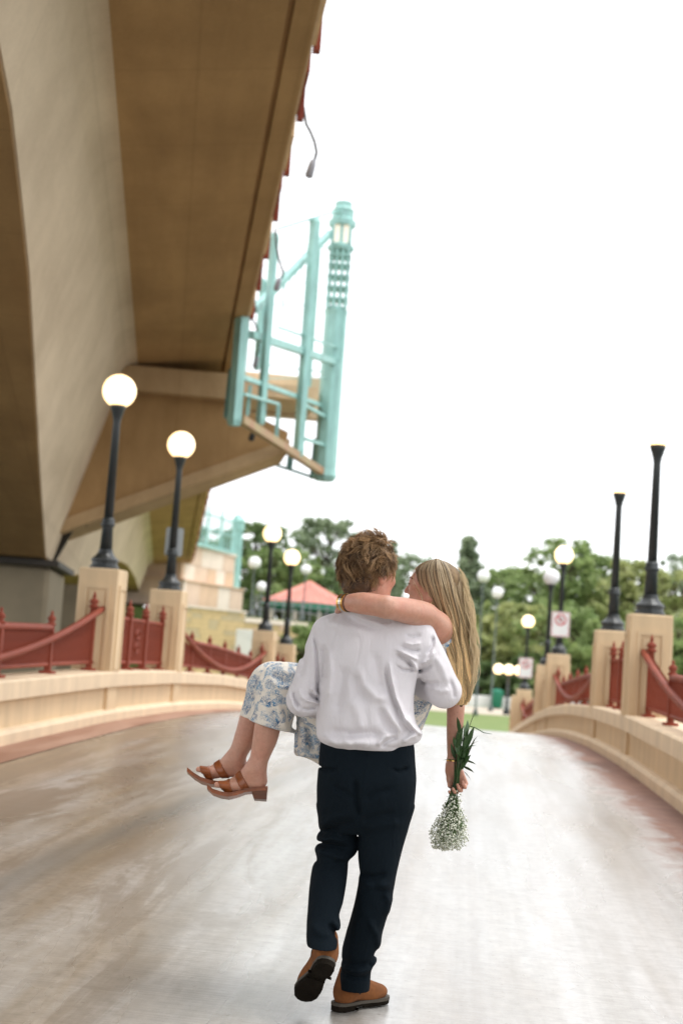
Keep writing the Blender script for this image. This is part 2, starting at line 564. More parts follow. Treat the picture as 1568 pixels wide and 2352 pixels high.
parapets = {}
for side, lab in ((-1, 'tan concrete parapet wall along the left edge of the bridge, under the viaduct'),
                  (1, 'tan concrete parapet wall curving over the hump on the right edge of the bridge')):
    root = empty('bridge_parapet', B0, -TH)
    tag(root, lab, 'parapet', 'parapets of the hump bridge')
    parapets[side] = root
    m = MB()
    m.sweep(oriented([(3.09, -0.2), (3.09, 0.10), (3.115, 0.135), (3.2, 0.15), (3.2, -0.2)], side), frames(side, -4, 54))
    m.build('kerb', 'stucco2', root, False)
    cuts = [-4, 2.2, 6.3] + PIL
    for i in range(len(cuts) - 1):                # recessed wall panels between the pilasters
        m = MB()
        m.sweep(oriented([(3.175, 0.10), (3.175, 0.43), (3.55, 0.43), (3.55, -0.6), (3.175, -0.6)], side), frames(side, cuts[i] + (0.25 if i else 0), cuts[i + 1] - 0.25))
        m.build('wall_panel', 'stucco', root)
    m = MB()
    m.sweep(oriented([(3.105, 0.425), (3.105, COP - 0.02), (3.125, COP), (3.60, COP), (3.60, 0.425)], side), frames(side, -4, 54))
    m.build('coping', 'stucco2', root)
    for s in [2.2, 6.3] + PIL:
        z = zr(s, side * 3.2)
        m = MB()
        x0, x1 = sorted((side * 3.135, side * 3.58))
        m.box(x0, x1, s - 0.25, s + 0.25, z - 0.6, z + 0.43)
        m.build('pilaster', 'stucco', root)

# pillars with recessed panels, one mesh set shared by all
PH = 1.26


def make_pillar():
    r = empty('lamp_pillar')
    MB().box(-0.25, 0.25, -0.25, 0.25, 0, PH, 0.012).build('shaft', 'stucco', r)
    for k in range(4):                            # raised frame and panel on each face
        c, s_ = round(math.cos(k * math.pi / 2)), round(math.sin(k * math.pi / 2))
        def rot(me):
            for v in me.vertices:
                x, y = v.co.x, v.co.y
                v.co.x, v.co.y = c * x - s_ * y, s_ * x + c * y
            return me
        m = MB()
        m.box(-0.165, -0.125, -0.268, -0.25, 0.02, PH - 0.2)
        m.box(0.125, 0.165, -0.268, -0.25, 0.02, PH - 0.2)
        m.box(-0.125, 0.125, -0.268, -0.25, PH - 0.25, PH - 0.2)
        put('panel_frame', rot(m.mesh('panel_frame', 'stucco')), r)
        m = MB().box(-0.095, 0.095, -0.262, -0.25, 0.02, PH - 0.29)
        put('panel', rot(m.mesh('panel', 'stucco')), r)
    return r


def make_lamp(lit=True):
    r = empty('street_lamp')
    MB().lathe([(0.185, 0), (0.185, 0.035), (0.165, 0.05), (0.16, 0.085), (0.175, 0.10), (0.172, 0.125), (0.13, 0.16), (0.098, 0.20), (0.085, 0.25)], 16).build('base', 'black', r, False)
    m = MB()
    m.lathe([(0.082, 0.25), (0.070, 0.52), (0.074, 0.53)], 12)
    m.build('lower_shaft', 'black', r, True)
    MB().lathe([(0.074, 0.53), (0.088, 0.545), (0.088, 0.575), (0.075, 0.59), (0.08, 0.62), (0.062, 0.65)], 16).build('collar', 'black', r, True)
    MB().lathe([(0.060, 0.65), (0.046, 1.86), (0.056, 1.92), (0.082, 2.01), (0.095, 2.045), (0.098, 2.08)], 14).build('shaft', 'black', r, True)
    m = MB()
    R = 0.212
    m.lathe([(R * math.sin(a), 2.08 + R * 0.87 - R * math.cos(a)) for a in np.linspace(0.52, math.pi - 0.02, 18)], 28)
    m.build('globe', 'globe_lit' if lit else 'globe_off', r, True)
    return r


pil0, lamp0, lamp_off = make_pillar(), make_lamp(True), make_lamp(False)
first = {}


def place(proto, key, loc, rz, label, cat, group):
    if key not in first:
        first[key] = 1
        o = proto
    else:
        o = copy_tree(proto)
    o.location = [float(c) for c in loc]
    o.rotation_euler = (0, 0, rz)
    return tag(o, label, cat, group)


ordn = ['nearest', 'second', 'third', 'fourth', 'fifth', 'sixth']
for side, sn in ((-1, 'left'), (1, 'right')):
    for i, s in enumerate(PIL):
        if side < 0 and i > 3:
            continue                              # wholly behind the couple and the hump
        zt = zr(s, side * 3.2) + COP
        zt -= {(1, 0): 0.05, (1, 1): 0.13, (-1, 1): 0.04}.get((side, i), 0.0)
        q = bw(side * 3.37, s, zt)
        place(pil0, 'pil', q, -TH, f'{ordn[i]} tan panelled lamp pillar on the {sn} parapet', 'pillar', 'lamp pillars on the parapets')
        if i == 5:
            continue
        q[2] += PH - 0.002
        off = side > 0 and i == 3
        lab = ('black lamp post with an unlit white globe on the fourth pillar of the right parapet' if off else
               f'black lamp post with a glowing globe on the {ordn[i]} pillar of the {sn} parapet')
        place(lamp_off if off else lamp0, 'off' if off else 'lit', q, -TH, lab, 'lamp post', 'globe lamps on the parapets')


def sign(loc, rz, w, h, front, label):
    r = empty('traffic_sign', loc, rz)
    tag(r, label, 'sign')
    # rounded plate facing -y
    c = 0.03
    pts = []
    for (cx, cz, a0) in ((w / 2 - c, h / 2 - c, 0), (-w / 2 + c, h / 2 - c, 90), (-w / 2 + c, -h / 2 + c, 180), (w / 2 - c, -h / 2 + c, 270)):
        pts += [(cx + c * math.cos(math.radians(a0 + t)), cz + c * math.sin(math.radians(a0 + t))) for t in (0, 45, 90)]
    n = len(pts)
    m = MB().add([(x, y, z) for y in (-0.004, 0.004) for x, z in pts], [tuple(range(n)), tuple(range(2 * n - 1, n - 1, -1))] + [(i, n + i, n + (i + 1) % n, (i + 1) % n) for i in range(n)])
    m.build('plate', 'white_paint' if front else 'sign_back', r)
    if front:
        for o_, i_ in ((1.0, 0.93),):
            m = MB()
            k = len(pts)
            V = [(x * f, -0.0065, z * (1 - (1 - f) * w / h)) for f in (0.93, 0.87) for x, z in pts]
            m.add(V, [(i, (i + 1) % k, k + (i + 1) % k, k + i) for i in range(k)])
            m.build('border', 'sign_red', r)
        m = MB()
        R1, R2, zc = w * 0.31, w * 0.235, h * 0.17
        V = [(R * math.cos(2 * math.pi * i / 24), -0.0065, zc + R * math.sin(2 * math.pi * i / 24)) for R in (R1, R2) for i in range(24)]
        m.add(V, [(i, (i + 1) % 24, 24 + (i + 1) % 24, 24 + i) for i in range(24)])
        m.build('prohibition_ring', 'sign_red', r)
        e = R2 * 0.72
        MB().add([(-e, -0.0085, zc + e + .02), (-e - .02, -0.0085, zc + e), (e, -0.0085, zc - e - .02), (e + .02, -0.0085, zc - e)], [(0, 1, 2, 3)]).build('slash', 'sign_red', r)
        m = MB()
        m.box(-0.035, -0.018, -0.0075, -0.005, zc - 0.055, zc + 0.055)
        m.box(-0.018, 0.03, -0.0075, -0.005, zc + 0.04, zc + 0.055)
        m.box(-0.018, 0.03, -0.0075, -0.005, zc - 0.01, zc + 0.005)
        m.box(0.03, 0.045, -0.0075, -0.005, zc - 0.01, zc + 0.055)
        m.build('letter', 'steel_dark', r)
    MB().box(-0.015, 0.015, -0.02 if not front else 0.004, 0.04, -h * 0.35, h * 0.35).build('bracket', 'grey_metal', r)
    return r


p = bw(-3.37, 21.7, zr(21.7, -3.2) + COP + PH + 0.78)
sign(p + np.array([0.0, 0.10, -0.06]), 0.05, 0.27, 0.44, False, 'grey back of a sign plate strapped to the second lamp post on the left')
p = bw(3.37, 32.9, zr(32.9, 3.2) + COP + PH + 0.68)
sign(p + np.array([-0.01, -0.10, 0]), -0.03, 0.42, 0.57, True, 'white prohibition sign with a red ring on the third lamp post on the right')
p = bw(3.37, 48.2, zr(48.2, 3.2) + COP + PH + 0.72)
sign(p + np.array([-0.01, -0.10, 0]), -0.03, 0.46, 0.66, True, 'white prohibition sign with a red ring on the fifth lamp post on the right')


# ------------------------------------------------------------------ red railings
def post_mesh(h, big=False):
    w = 0.045 if big else 0.034
    m = MB().box(-w, w, -w, w, 0, h)
    m.box(-w * 2.2, w * 2.2, -w * 2.2, w * 2.2, 0, 0.03)
    return m.mesh('post', 'red')


def finial_mesh(big=False):
    k = 1.25 if big else 1.0
    return MB().lathe([(0.03 * k, 0), (0.052 * k, 0.012), (0.052 * k, 0.028), (0.028 * k, 0.045), (0.05 * k, 0.075), (0.036 * k, 0.105), (0.014 * k, 0.125), (0.02 * k, 0.145), (0.004, 0.17 * k)], 10).mesh('finial', 'red', True)


FIN, FINB = finial_mesh(), finial_mesh(True)
POST_LO, POST_HI, POST_MID = post_mesh(0.52), post_mesh(0.76), post_mesh(0.74, True)
PICK = MB().box(-0.011, 0.011, -0.011, 0.011, 0, 1).mesh('picket', 'red')
RA = 3.36


def railing(side, s0, s1, label, closed=True, first_open=False):
    """one span between two pillars: posts, straight rail, hanging rail and pickets"""
    root = empty('railing', B0, -TH)
    tag(root, label, 'railing', 'red railings on the parapets')
    a = side * RA
    zc = lambda s: zr(s, side * 3.2) + COP
    L = s1 - s0
    n = 6
    sp = [s0 + 0.14 + (L - 0.28) * i / n for i in range(n + 1)]
    swag = lambda s: 0.14 + 0.62 * abs(2 * (s - s0) / L - 1) ** 1.9
    for i, s in enumerate(sp):
        if first_open and i < 2:
            continue
        hi = i in (0, n)
        p = put('post', POST_HI if hi else POST_LO, root, (a, s, zc(s)))
        put('finial', FINB if hi else FIN, p, (0, 0, 0.76 if hi else 0.52))
    st = sp[1] if not first_open else sp[2]
    def rail(name, f, u0, u1, r, da=0.0, nn=28, mat='red'):
        m = MB()
        m.tube([(a + da, s, zc(s) + f(s)) for s in np.linspace(u0, u1, nn)], r, 8)
        m.build(name, mat, root, True)
    rail('top_rail', lambda s: 0.50, sp[1], sp[-2], 0.042, nn=14)
    rail('bottom_rail', lambda s: 0.10, s0, s1, 0.024)
    rail('hanging_rail', swag, s0, s1, 0.038, -side * 0.075, 40)
    k = int(L / 0.09)
    for i in range(1, k):
        s = s0 + L * i / k
        if min(abs(s - x) for x in sp) < 0.045:
            continue
        top = max(0.50 if sp[1] < s < sp[-2] else 0.0, swag(s))
        o = put('picket', PICK, root, (a, s, zc(s) + 0.09))
        o.scale = (1, 1, top - 0.09)
    return root


def short_railing(side, s0, s1, label):
    root = empty('railing', B0, -TH)
    tag(root, label, 'railing', 'red railings on the parapets')
    a = side * RA
    zc = lambda s: zr(s, side * 3.2) + COP
    L = s1 - s0
    for t, hi in ((0.04, 0), (0.36, 1), (0.64, 1), (0.96, 0)):
        s = s0 + L * t
        p = put('post', POST_MID if hi else POST_HI, root, (a, s, zc(s)), None)
        put('finial', FINB, p, (0, 0, 0.74 if hi else 0.76))
    for name, h, r in (('top_rail', 0.68, 0.026), ('bottom_rail', 0.10, 0.024)):
        MB().tube([(a, s, zc(s) + h) for s in np.linspace(s0, s1, 6)], r, 8).build(name, 'red', root, True)
    m = MB()
    for h0 in (0.22, 0.40):                       # scrolls in the middle bay
        pts = [(a - side * 0.02, s0 + L * 0.5 + 0.16 * math.cos(t) * (1 - t / 16), zc(s0 + L * 0.5) + h0 + 0.08 + 0.08 * math.sin(t) * (1 - t / 16)) for t in np.linspace(0, 11, 40)]
        m.tube(pts, 0.012, 6)
    m.build('scroll', 'red', root, True)
    k = int(L / 0.09)
    for i in range(1, k):
        s = s0 + L * i / k
        o = put('picket', PICK, root, (a, s, zc(s) + 0.09))
        o.scale = (1, 1, 0.59)
    return root


for side, sn in ((-1, 'left'), (1, 'right')):
    railing(side, 6.3 + 0.25, 17.35, f'red picket railing with a hanging rail before the nearest {sn} pillar')
    short_railing(side, 17.85, 21.45, f'short red railing with scrolls between the two nearest {sn} pillars')
    railing(side, 21.95, 32.65, f'red picket railing with a hanging rail beyond the second {sn} pillar')
    short_railing(side, 33.15, 36.8, f'short red railing between the third and fourth {sn} pillars')
    if side > 0:
        railing(side, 37.3, 47.95, 'red picket railing running downhill beyond the fourth right pillar')
        short_railing(side, 48.45, 52.05, 'short red railing at the foot of the bridge, right side')

# ------------------------------------------------------------------ viaduct overhead
VA = math.atan(-0.1155)                           # heading of the viaduct
VX0 = -2.7 + 0.1155 * 33
V0 = (VX0, 0, 0)
vz = lambda y: 7.7 + 0.035 * (33 - y)
vdepth = lambda y: float(np.interp(y, (-20, 4, 10, 14, 17.7, 20.6, 26, 32, 36, 42, 50, 60, 75, 110), (2.4, 1.5, 1.5, 1.7, 2.15, 2.65, 3.6, 4.58, 4.6, 4.3, 3.3, 2.2, 1.7, 1.7)))
VY = [-24, -18, -12, -6, 0, 4, 8, 11, 14, 16, 18, 20, 22, 24, 26, 28, 30, 32, 34, 36, 38, 40, 44, 48, 52, 58, 64, 70, 78, 86, 94, 102, 108]
via = empty('viaduct', V0, -VA)
tag(via, 'huge tan concrete viaduct passing overhead on the left with a deep haunched girder', 'bridge')


def vsweep(name, mat, prof, smooth=False, ys=VY):
    """prof(y) -> closed list of (b, z) in the viaduct's own axes"""
    path = [[(b, y, z) for b, z in prof(y)] for y in ys]
    n = len(path[0])
    V = [p for ring in path for p in ring]
    Fs = []
    for i in range(len(path) - 1):
        Fs += [(i * n + k, (i + 1) * n + k, (i + 1) * n + (k + 1) % n, i * n + (k + 1) % n) for k in range(n)]
    Fs += [tuple(range(n)), tuple(range(len(V) - 1, len(V) - n - 1, -1))]
    return put(name, rawmesh(name, V, Fs, mat, smooth), via)


FB = -2.62
# overhang slab with a drip groove near its outer edge (profile runs counter-clockwise seen down the road)
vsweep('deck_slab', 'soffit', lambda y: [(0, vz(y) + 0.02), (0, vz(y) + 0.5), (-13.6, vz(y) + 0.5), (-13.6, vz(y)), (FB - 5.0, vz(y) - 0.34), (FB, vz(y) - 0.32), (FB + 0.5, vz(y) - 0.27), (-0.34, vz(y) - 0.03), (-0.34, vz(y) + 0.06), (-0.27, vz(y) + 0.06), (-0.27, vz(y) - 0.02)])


def girder(y):
    d = vdepth(y)
    z1 = vz(y) - 0.31
    z2 = z1 - d
    right = []
    for t in np.linspace(0, 1, 12):               # rounded haunch under the slab
        a = t * math.pi / 2
        right.append((FB + 0.35 - 0.40 * math.sin(a), z1 + 0.02 - 0.55 * (1 - math.cos(a))))
    bot = FB - 0.05 - 0.3 * (d - 0.53)
    return right[::-1][::-1] + [(bot, z2), (-8.4 + 0.3 * d, z2), (-8.4, z1)]


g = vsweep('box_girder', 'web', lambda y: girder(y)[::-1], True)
md = g.modifiers.new('edges', 'EDGE_SPLIT')
md.split_angle = math.radians(35)
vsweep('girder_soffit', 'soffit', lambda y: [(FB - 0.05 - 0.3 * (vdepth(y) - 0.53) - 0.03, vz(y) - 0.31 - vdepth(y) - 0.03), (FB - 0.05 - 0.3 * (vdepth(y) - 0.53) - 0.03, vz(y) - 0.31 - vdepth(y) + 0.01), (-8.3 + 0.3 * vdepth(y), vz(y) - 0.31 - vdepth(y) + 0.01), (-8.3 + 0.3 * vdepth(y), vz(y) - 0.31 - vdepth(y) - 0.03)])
vsweep('edge_beam', 'stucco', lambda y: [(0.03, vz(y) + 0.03), (0.03, vz(y) + 0.55), (-0.18, vz(y) + 0.55), (-0.18, vz(y) + 0.03)])
# red parapet railing on the viaduct edge
yy = -6.0
k = 0
while yy < 100:
    w = 1.5
    m = MB()
    z0 = vz(yy)
    m.box(0.032, 0.085, yy, yy + w, z0 + 0.10, z0 + 0.95)
    m.build('railing_panel', 'red' if k % 2 else 'stucco', via)
    m = MB()
    m.box(0.06, 0.15, yy + w, yy + w + 0.12, z0 + 0.05, z0 + 1.15)
    m.build('railing_post', 'red', via)
    yy += 2.1
    k += 1
# cross bracket at the overlook, with sloping underside
def vloc(x, y, Y):
    q = P(x, y, Y) - np.array(V0)
    c, s = math.cos(-VA), math.sin(-VA)           # inverse rotation by -(-VA)
    return (c * q[0] + s * q[1], -s * q[0] + c * q[1], q[2])


yb = 33.0
z1 = vz(yb)
m = MB()
ob, oz = 1.15, z1 - 1.25
prof = [(FB - 1.35, z1 - 4.15), (1.3, z1 - 1.68), (1.32, z1 - 1.5), (0.25, z1 - 1.06), (-0.05, z1 - 0.36), (FB - 0.3, z1 - 0.36)]
m.add([(b, y, z) for y in (yb, yb + 2.6) for b, z in prof], [tuple(range(5, -1, -1)), tuple(range(6, 12))] + [(i, (i + 1) % 6, 6 + (i + 1) % 6, 6 + i) for i in range(6)])
m.build('cross_bracket', 'soffit', via)
m = MB()
prof = [(FB - 1.4, z1 - 4.42), (1.36, z1 - 1.94), (1.36, z1 - 1.66), (FB - 1.4, z1 - 4.12)]
m.add([(b, y, z) for y in (yb - 0.12, yb + 2.72) for b, z in prof], [(3, 2, 1, 0), (4, 5, 6, 7)] + [(i, (i + 1) % 4, 4 + (i + 1) % 4, 4 + i) for i in range(4)])
m.build('bracket_flange', 'beam', via)
m = MB()
m.box(FB - 0.1, -0.02, yb - 0.5, yb + 0.0, z1 - 0.92, z1 - 0.33, 0.03)
m.build('diaphragm_beam', 'beam', via)
m = MB()
m.box(0.1, 2.62, yb + 5.0, yb + 5.5, z1 - 0.33, z1 + 0.78)
m.build('overlook_slab', 'stucco2', via)
m = MB()
m.box(0.05, 2.2, yb + 2.7, yb + 4.98, z1 - 0.25, z1 + 0.1)
m.build('overlook_floor', 'stucco', via)
# pier, bearing shelf and a dark tube put in as the gap's shadow
m = MB()
m.box(-9.0, FB - 1.2, 32.6, 37.2, -6, z1 - 5.05, 0.1)
m.build('pier', 'pier', via)
m = MB()
m.box(-8.6, FB - 1.0, 32.3, 37.6, z1 - 5.06, z1 - 4.93)
m.build('bearing_shelf', 'steel_dark', via)
m = MB()
m.tube([vloc(107, 1318, 33.2), vloc(120, 1285, 33.1), vloc(168, 1203, 33.0), vloc(200, 1200, 32.9)], 0.10, 10)
m.build('gap_shadow', 'steel_dark', via, True)
m = MB()
m.box(-30, -3.4, 44, 46, -6, 2.6)
m.build('abutment_wall', 'pier', via)


def pend(pts, Y, head, hw, label, mat='grey_metal'):
    r = empty('hanging_light', P(*head, Y))
    tag(r, label, 'light')
    m = MB()
    m.tube([P(x, y, Y) for x, y in pts], 0.022, 6)
    world_child(m.build('arm', 'steel_dark', None, True), r)
    d = hw
    m = MB()
    m.lathe([(d * 0.35, d * 1.5), (d * 0.5, d * 1.45), (d * 0.62, d * 0.5), (d * 0.7, -d * 1.2), (d * 0.62, -d * 1.35), (d * 0.3, -d * 1.55)], 14)
    o = m.build('lamp_head', mat, r, True)
    o.rotation_euler = (0.1, 0.22, 0)
    return r


pend([(690, 228), (697, 245), (703, 285), (713, 303), (722, 325), (727, 350), (722, 368)], 20.3, (714, 388), 0.09, 'grey lamp head on a thin curved arm hanging from the viaduct edge against the sky')
pend([(632, 525), (634, 560), (640, 595), (650, 625), (647, 640)], 27.0, (638, 653), 0.085, 'grey lamp head hanging in front of the tall teal frame')
pend([(572, 730), (585, 740), (595, 775), (594, 805), (588, 820)], 31.0, (588, 832), 0.085, 'small grey lamp head hanging just above the overlook slab')
pend([(583, 970), (580, 985)], 31.5, (580, 998), 0.10, 'round black lamp under the overlook bracket', 'black')

# ------------------------------------------------------------------ teal steel overlook frame
tf = empty('overlook_frame', P(742, 1115, 36.5))
tag(tf, 'tall pale teal steel frame with a lantern mast on the viaduct overlook', 'frame')


def wbuild(m, name, mat, root, smooth=False):
    return world_child(m.build(name, mat, None, smooth), root)


def column(xb, yb_, yt, Y, w, name='column', octo=True):
    b = P(xb, yb_, Y)
    # height where the photograph's row yt meets this upright
    zt = P(xb + (yb_ - yt) * 0.075, yt, Y)[2]
    m = MB()
    n = 8 if name == 'mast' else 4
    m.lathe([(w / 2 * 0.8, 0), (w / 2 * 1.1, 0.12), (w / 2, 0.3), (w / 2, zt - b[2] - 0.25), (w / 2 * 1.08, zt - b[2] - 0.1), (w / 2 * 0.7, zt - b[2])], n, b)
    wbuild(m, name, 'teal', tf)
    return b, zt


mb, mz = column(744, 1105, 705, 36.5, 0.58, 'mast')
# lattice head with lantern and cap
for dx, dy in ((-0.23, -0.23), (0.23, -0.23), (-0.23, 0.23), (0.23, 0.23), (-0.08, -0.23), (0.08, -0.23)):
    wbuild(MB().bar(mb + np.array([dx, dy, mz - mb[2] - 0.1]), np.array([mb[0] + dx * 0.95, mb[1] + dy * 0.95, mz + 1.55]), 0.085), 'mast_leg', 'teal', tf)
for h in (0.15, 0.45, 0.75, 1.05, 1.3):
    m = MB()
    m.box(mb[0] - 0.29, mb[0] + 0.29, mb[1] - 0.29, mb[1] + 0.29, mz + h, mz + h + 0.05)
    wbuild(m, 'mast_ring', 'teal', tf)
m = MB()
m.lathe([(0.34, mz + 1.5 - mb[2]), (0.36, mz + 1.6 - mb[2]), (0.3, mz + 1.66 - mb[2])], 8, (mb[0], mb[1], mb[2]))
wbuild(m, 'lantern_tray', 'teal', tf)
m = MB()
m.box(mb[0] - 0.2, mb[0] + 0.2, mb[1] - 0.2, mb[1] + 0.2, mz + 1.66, mz + 2.15)
wbuild(m, 'lantern', 'lantern', tf)
for dx, dy in ((-0.23, -0.23), (0, -0.24), (0.23, -0.23), (-0.23, 0.23), (0.23, 0.23)):
    wbuild(MB().bar((mb[0] + dx, mb[1] + dy, mz + 1.64), (mb[0] + dx, mb[1] + dy, mz + 2.18), 0.08), 'lantern_bar', 'teal', tf)
m = MB()
m.lathe([(0.36, 2.15), (0.36, 2.3), (0.28, 2.36), (0.28, 2.55), (0.3, 2.58), (0.22, 2.66), (0.22, 2.8)], 8, (mb[0], mb[1], mz))
wbuild(m, 'mast_cap', 'teal', tf)
wbuild(MB().bar(P(781, 830, 36.3), P(806, 500, 36.3), 0.05), 'side_rod', 'teal', tf)
wbuild(MB().bar(P(772, 850, 36.6), P(755, 1060, 36.6), 0.3), 'mast_flange', 'teal', tf)
column(684, 1048, 500, 33.6, 0.26)
column(598, 975, 535, 30.4, 0.20)
column(537, 978, 700, 28.6, 0.29)
column(700, 940, 545, 37.8, 0.24)
column(589, 850, 640, 33.0, 0.16)
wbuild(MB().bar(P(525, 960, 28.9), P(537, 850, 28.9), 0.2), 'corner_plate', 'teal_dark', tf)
for a_, b_, w_, mt in ((((640, 525), 31), ((778, 483), 36.4), 0.05, 'teal'), (((583, 712), 30.2), ((758, 535), 36.4), 0.15, 'teal'), (((576, 768), 30), ((768, 832), 36.4), 0.16, 'teal'),
                       (((640, 752), 32), ((780, 800), 36.5), 0.05, 'teal'), (((545, 862), 28.6), ((735, 930), 36.3), 0.10, 'teal'), (((560, 905), 28.8), ((640, 928), 31), 0.06, 'teal'),
                       (((690, 925), 34), ((748, 958), 36.4), 0.08, 'teal'), (((700, 1008), 34.2), ((745, 1022), 36.4), 0.08, 'teal'),
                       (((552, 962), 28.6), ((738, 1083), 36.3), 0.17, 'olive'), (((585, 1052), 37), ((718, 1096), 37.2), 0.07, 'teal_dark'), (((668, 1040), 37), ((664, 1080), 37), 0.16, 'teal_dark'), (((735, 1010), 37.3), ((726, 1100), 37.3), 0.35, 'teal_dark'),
                       (((640, 930), 32), ((634, 1015), 32), 0.09, 'teal'), (((575, 885), 29.4), ((568, 955), 29.4), 0.07, 'teal'), (((565, 860), 38), ((735, 893), 39), 0.05, 'teal'), (((590, 835), 38), ((745, 855), 39), 0.04, 'teal')):
    wbuild(MB().bar(P(*a_[0], a_[1]), P(*b_[0], b_[1]), w_), 'brace', mt, tf)
# thin wire mesh panels in the frame
for i in range(5):
    x = 655 + i * 13
    wbuild(MB().bar(P(x, 640 - i * 9, 33), P(x - 6, 725 - i * 2, 33), 0.022), 'picket', 'teal', tf)

for (xa, ya, Ya), (xb, yb2, Yb) in (((640, 600, 31), (770, 560, 36.4)), ((632, 660, 31), (768, 640, 36.4)), ((630, 700, 31), (765, 700, 36.4)), ((622, 790, 31), (700, 815, 34)), ((700, 860, 34), (752, 870, 36.4)), ((600, 870, 30.6), (690, 868, 34)),
                                    ((705, 560, 34), (712, 880, 34)), ((660, 560, 32), (645, 740, 32)), ((575, 700, 30), (565, 860, 30)), ((800, 560, 36.3), (786, 820, 36.3))):
    wbuild(MB().bar(P(xa, ya, Ya), P(xb, yb2, Yb), 0.018), 'wire', 'teal', tf)


# ------------------------------------------------------------------ river, island and what stands on it
def sheet(name, pts, mat, kind='structure'):
    o = put(name, rawmesh(name, pts, [tuple(range(len(pts)))], mat))
    return tag(o, kind=kind)


sheet('river', [(-900, -300, -6), (900, -300, -6), (900, 56, -6), (-900, 56, -6)], 'water')
GZ = -2.7
m = MB()
gp = [(-6.2, 40), (-4.0, 50), (GZ - 0.35, 56), (GZ - 0.05, 60), (GZ, 66), (GZ, 96), (GZ, 200), (GZ, 1500)]
V = [(x, y, z) for z, y in gp for x in (-1200, -60, 0, 20, 60, 1200)]
Fs = [(i * 6 + j, i * 6 + j + 1, (i + 1) * 6 + j + 1, (i + 1) * 6 + j) for i in range(len(gp) - 1) for j in range(5)]
tag(put('ground', rawmesh('ground', V, Fs, 'grass', True)), kind='structure')
a, b = bw(-4.5, 56), bw(4.5, 56)
c, d = bw(7, 72), bw(-7, 72)
sheet('path', [(a[0], a[1], GZ + 0.012), (b[0], b[1], GZ + 0.012), (c[0], c[1], GZ + 0.012), (d[0], d[1], GZ + 0.012)], 'path')
sheet('path', [(-30, 98, GZ + 0.008), (120, 98, GZ + 0.008), (120, 110.6, GZ + 0.008), (-30, 110.6, GZ + 0.008)], 'path')

sheet('bounce_sheet', [(-70, 43, -5.5), (-3.2, 43, -5.5), (-3.0, 56, GZ - 0.3), (-2.5, 66, GZ + 0.02), (-4.5, 84, GZ + 0.02), (-70, 84, GZ + 0.02), (-70, 56, GZ - 0.3)], 'path')  # gravel sheet added to keep grass green out of light bounced under the viaduct

# low pale wall at the far side of the lawn, in sections
lw = empty('low_wall', (12, 111, GZ))
tag(lw, 'long low white wall at the far edge of the lawn', 'wall')
for i in range(9):
    x = 2 + i * 3.6
    wbuild(MB().box(x, x + 3.4, 111, 111.5, GZ, GZ + 0.88, 0.04), 'wall_section', 'white_paint', lw)
bn = empty('litter_bin', (12.9, 110.2, GZ))
tag(bn, 'green litter bin standing before the low white wall', 'bin')
MB().lathe([(0.42, 0.08), (0.5, 1.15), (0.54, 1.2), (0.5, 1.26)], 14).build('body', 'green_trim', bn, True)
MB().lathe([(0.52, 1.26), (0.45, 1.42), (0.15, 1.5)], 14).build('lid', 'green_trim', bn, True)
MB().lathe([(0.3, 0.0), (0.3, 0.09)], 10).build('foot', 'steel_dark', bn)

# terrace with stone retaining wall, and the stone abutment above it
TZ = 2.85
m = MB()
tp = [(-60, 86.5), (-8.9, 84.6), (-5.7, 90.6), (-2.0, 97), (1.5, 104), (1.5, 140), (-60, 140)]
n = len(tp)
m.add([(x, y, z) for z in (GZ - 1, TZ - 0.1) for x, y in tp], [tuple(range(n - 1, -1, -1)), tuple(range(n, 2 * n))] + [(i, (i + 1) % n, n + (i + 1) % n, n + i) for i in range(n)])
tag(m.build('terrace', 'meadow'), kind='structure')


def stone_wall(root, A, B, z0, z1, rows, bl, thick, mats, name='stone_block', jit=0.02, gap=0.02, coping=None, limit=400):
    A, B = np.array(A[:2], float), np.array(B[:2], float)
    L = np.linalg.norm(B - A)
    t = (B - A) / L
    nrm = np.array([t[1], -t[0]])                 # towards the viewer
    if nrm[1] > 0:
        nrm = -nrm
    ang = math.atan2(t[1], t[0])
    rh = (z1 - z0) / rows
    cache = {}
    core = MB().box(0, L, 0.06, thick, 0, z1 - z0)
    o = put('core', core.mesh('core', mats[0]), root)
    o.matrix_world = Matrix.Translation((A[0], A[1], z0)) @ Matrix.Rotation(ang, 4, 'Z')
    pieces = []
    for r in range(rows):
        x = -rnd.random() * bl * 0.7
        while x < L:
            w = bl * rnd.uniform(0.75, 1.25)
            xa, xb = max(x, 0), min(x + w, L)
            if xb - xa > bl * 0.15:
                pieces.append((xa, xb, r))
            x += w
    for xa, xb, r in pieces[:limit]:
        mi = rnd.randrange(len(mats))
        if mi not in cache:
            cache[mi] = MB().box(-0.5, 0.5, -0.5, 0.5, -0.5, 0.5).mesh(name, mats[mi])
        o = put(name, cache[mi], root)
        dep = 0.14 + rnd.uniform(-jit, jit)
        S = Matrix.Diagonal((xb - xa - gap, dep, rh - gap, 1))
        o.matrix_world = Matrix.Translation((A[0], A[1], z0)) @ Matrix.Rotation(ang, 4, 'Z') @ Matrix.Translation(((xa + xb) / 2, 0.02, (r + 0.5) * rh)) @ S
    if coping:
        o = put('coping', MB().box(-0.1, L + 0.1, -0.14, thick, 0, coping[0]).mesh('coping', coping[1]), root)
        o.matrix_world = Matrix.Translation((A[0], A[1], z1 + 0.003)) @ Matrix.Rotation(ang, 4, 'Z')


bpy.context.view_layer.update()


def wall_thing(label, A, B, z0, z1, rows, bl, thick, mats, cat='wall', name='stone_wall', **kw):
    r = empty(name, (0, 0, 0))
    tag(r, label, cat)
    stone_wall(r, A, B, z0, z1, rows, bl, thick, mats, **kw)
    return r


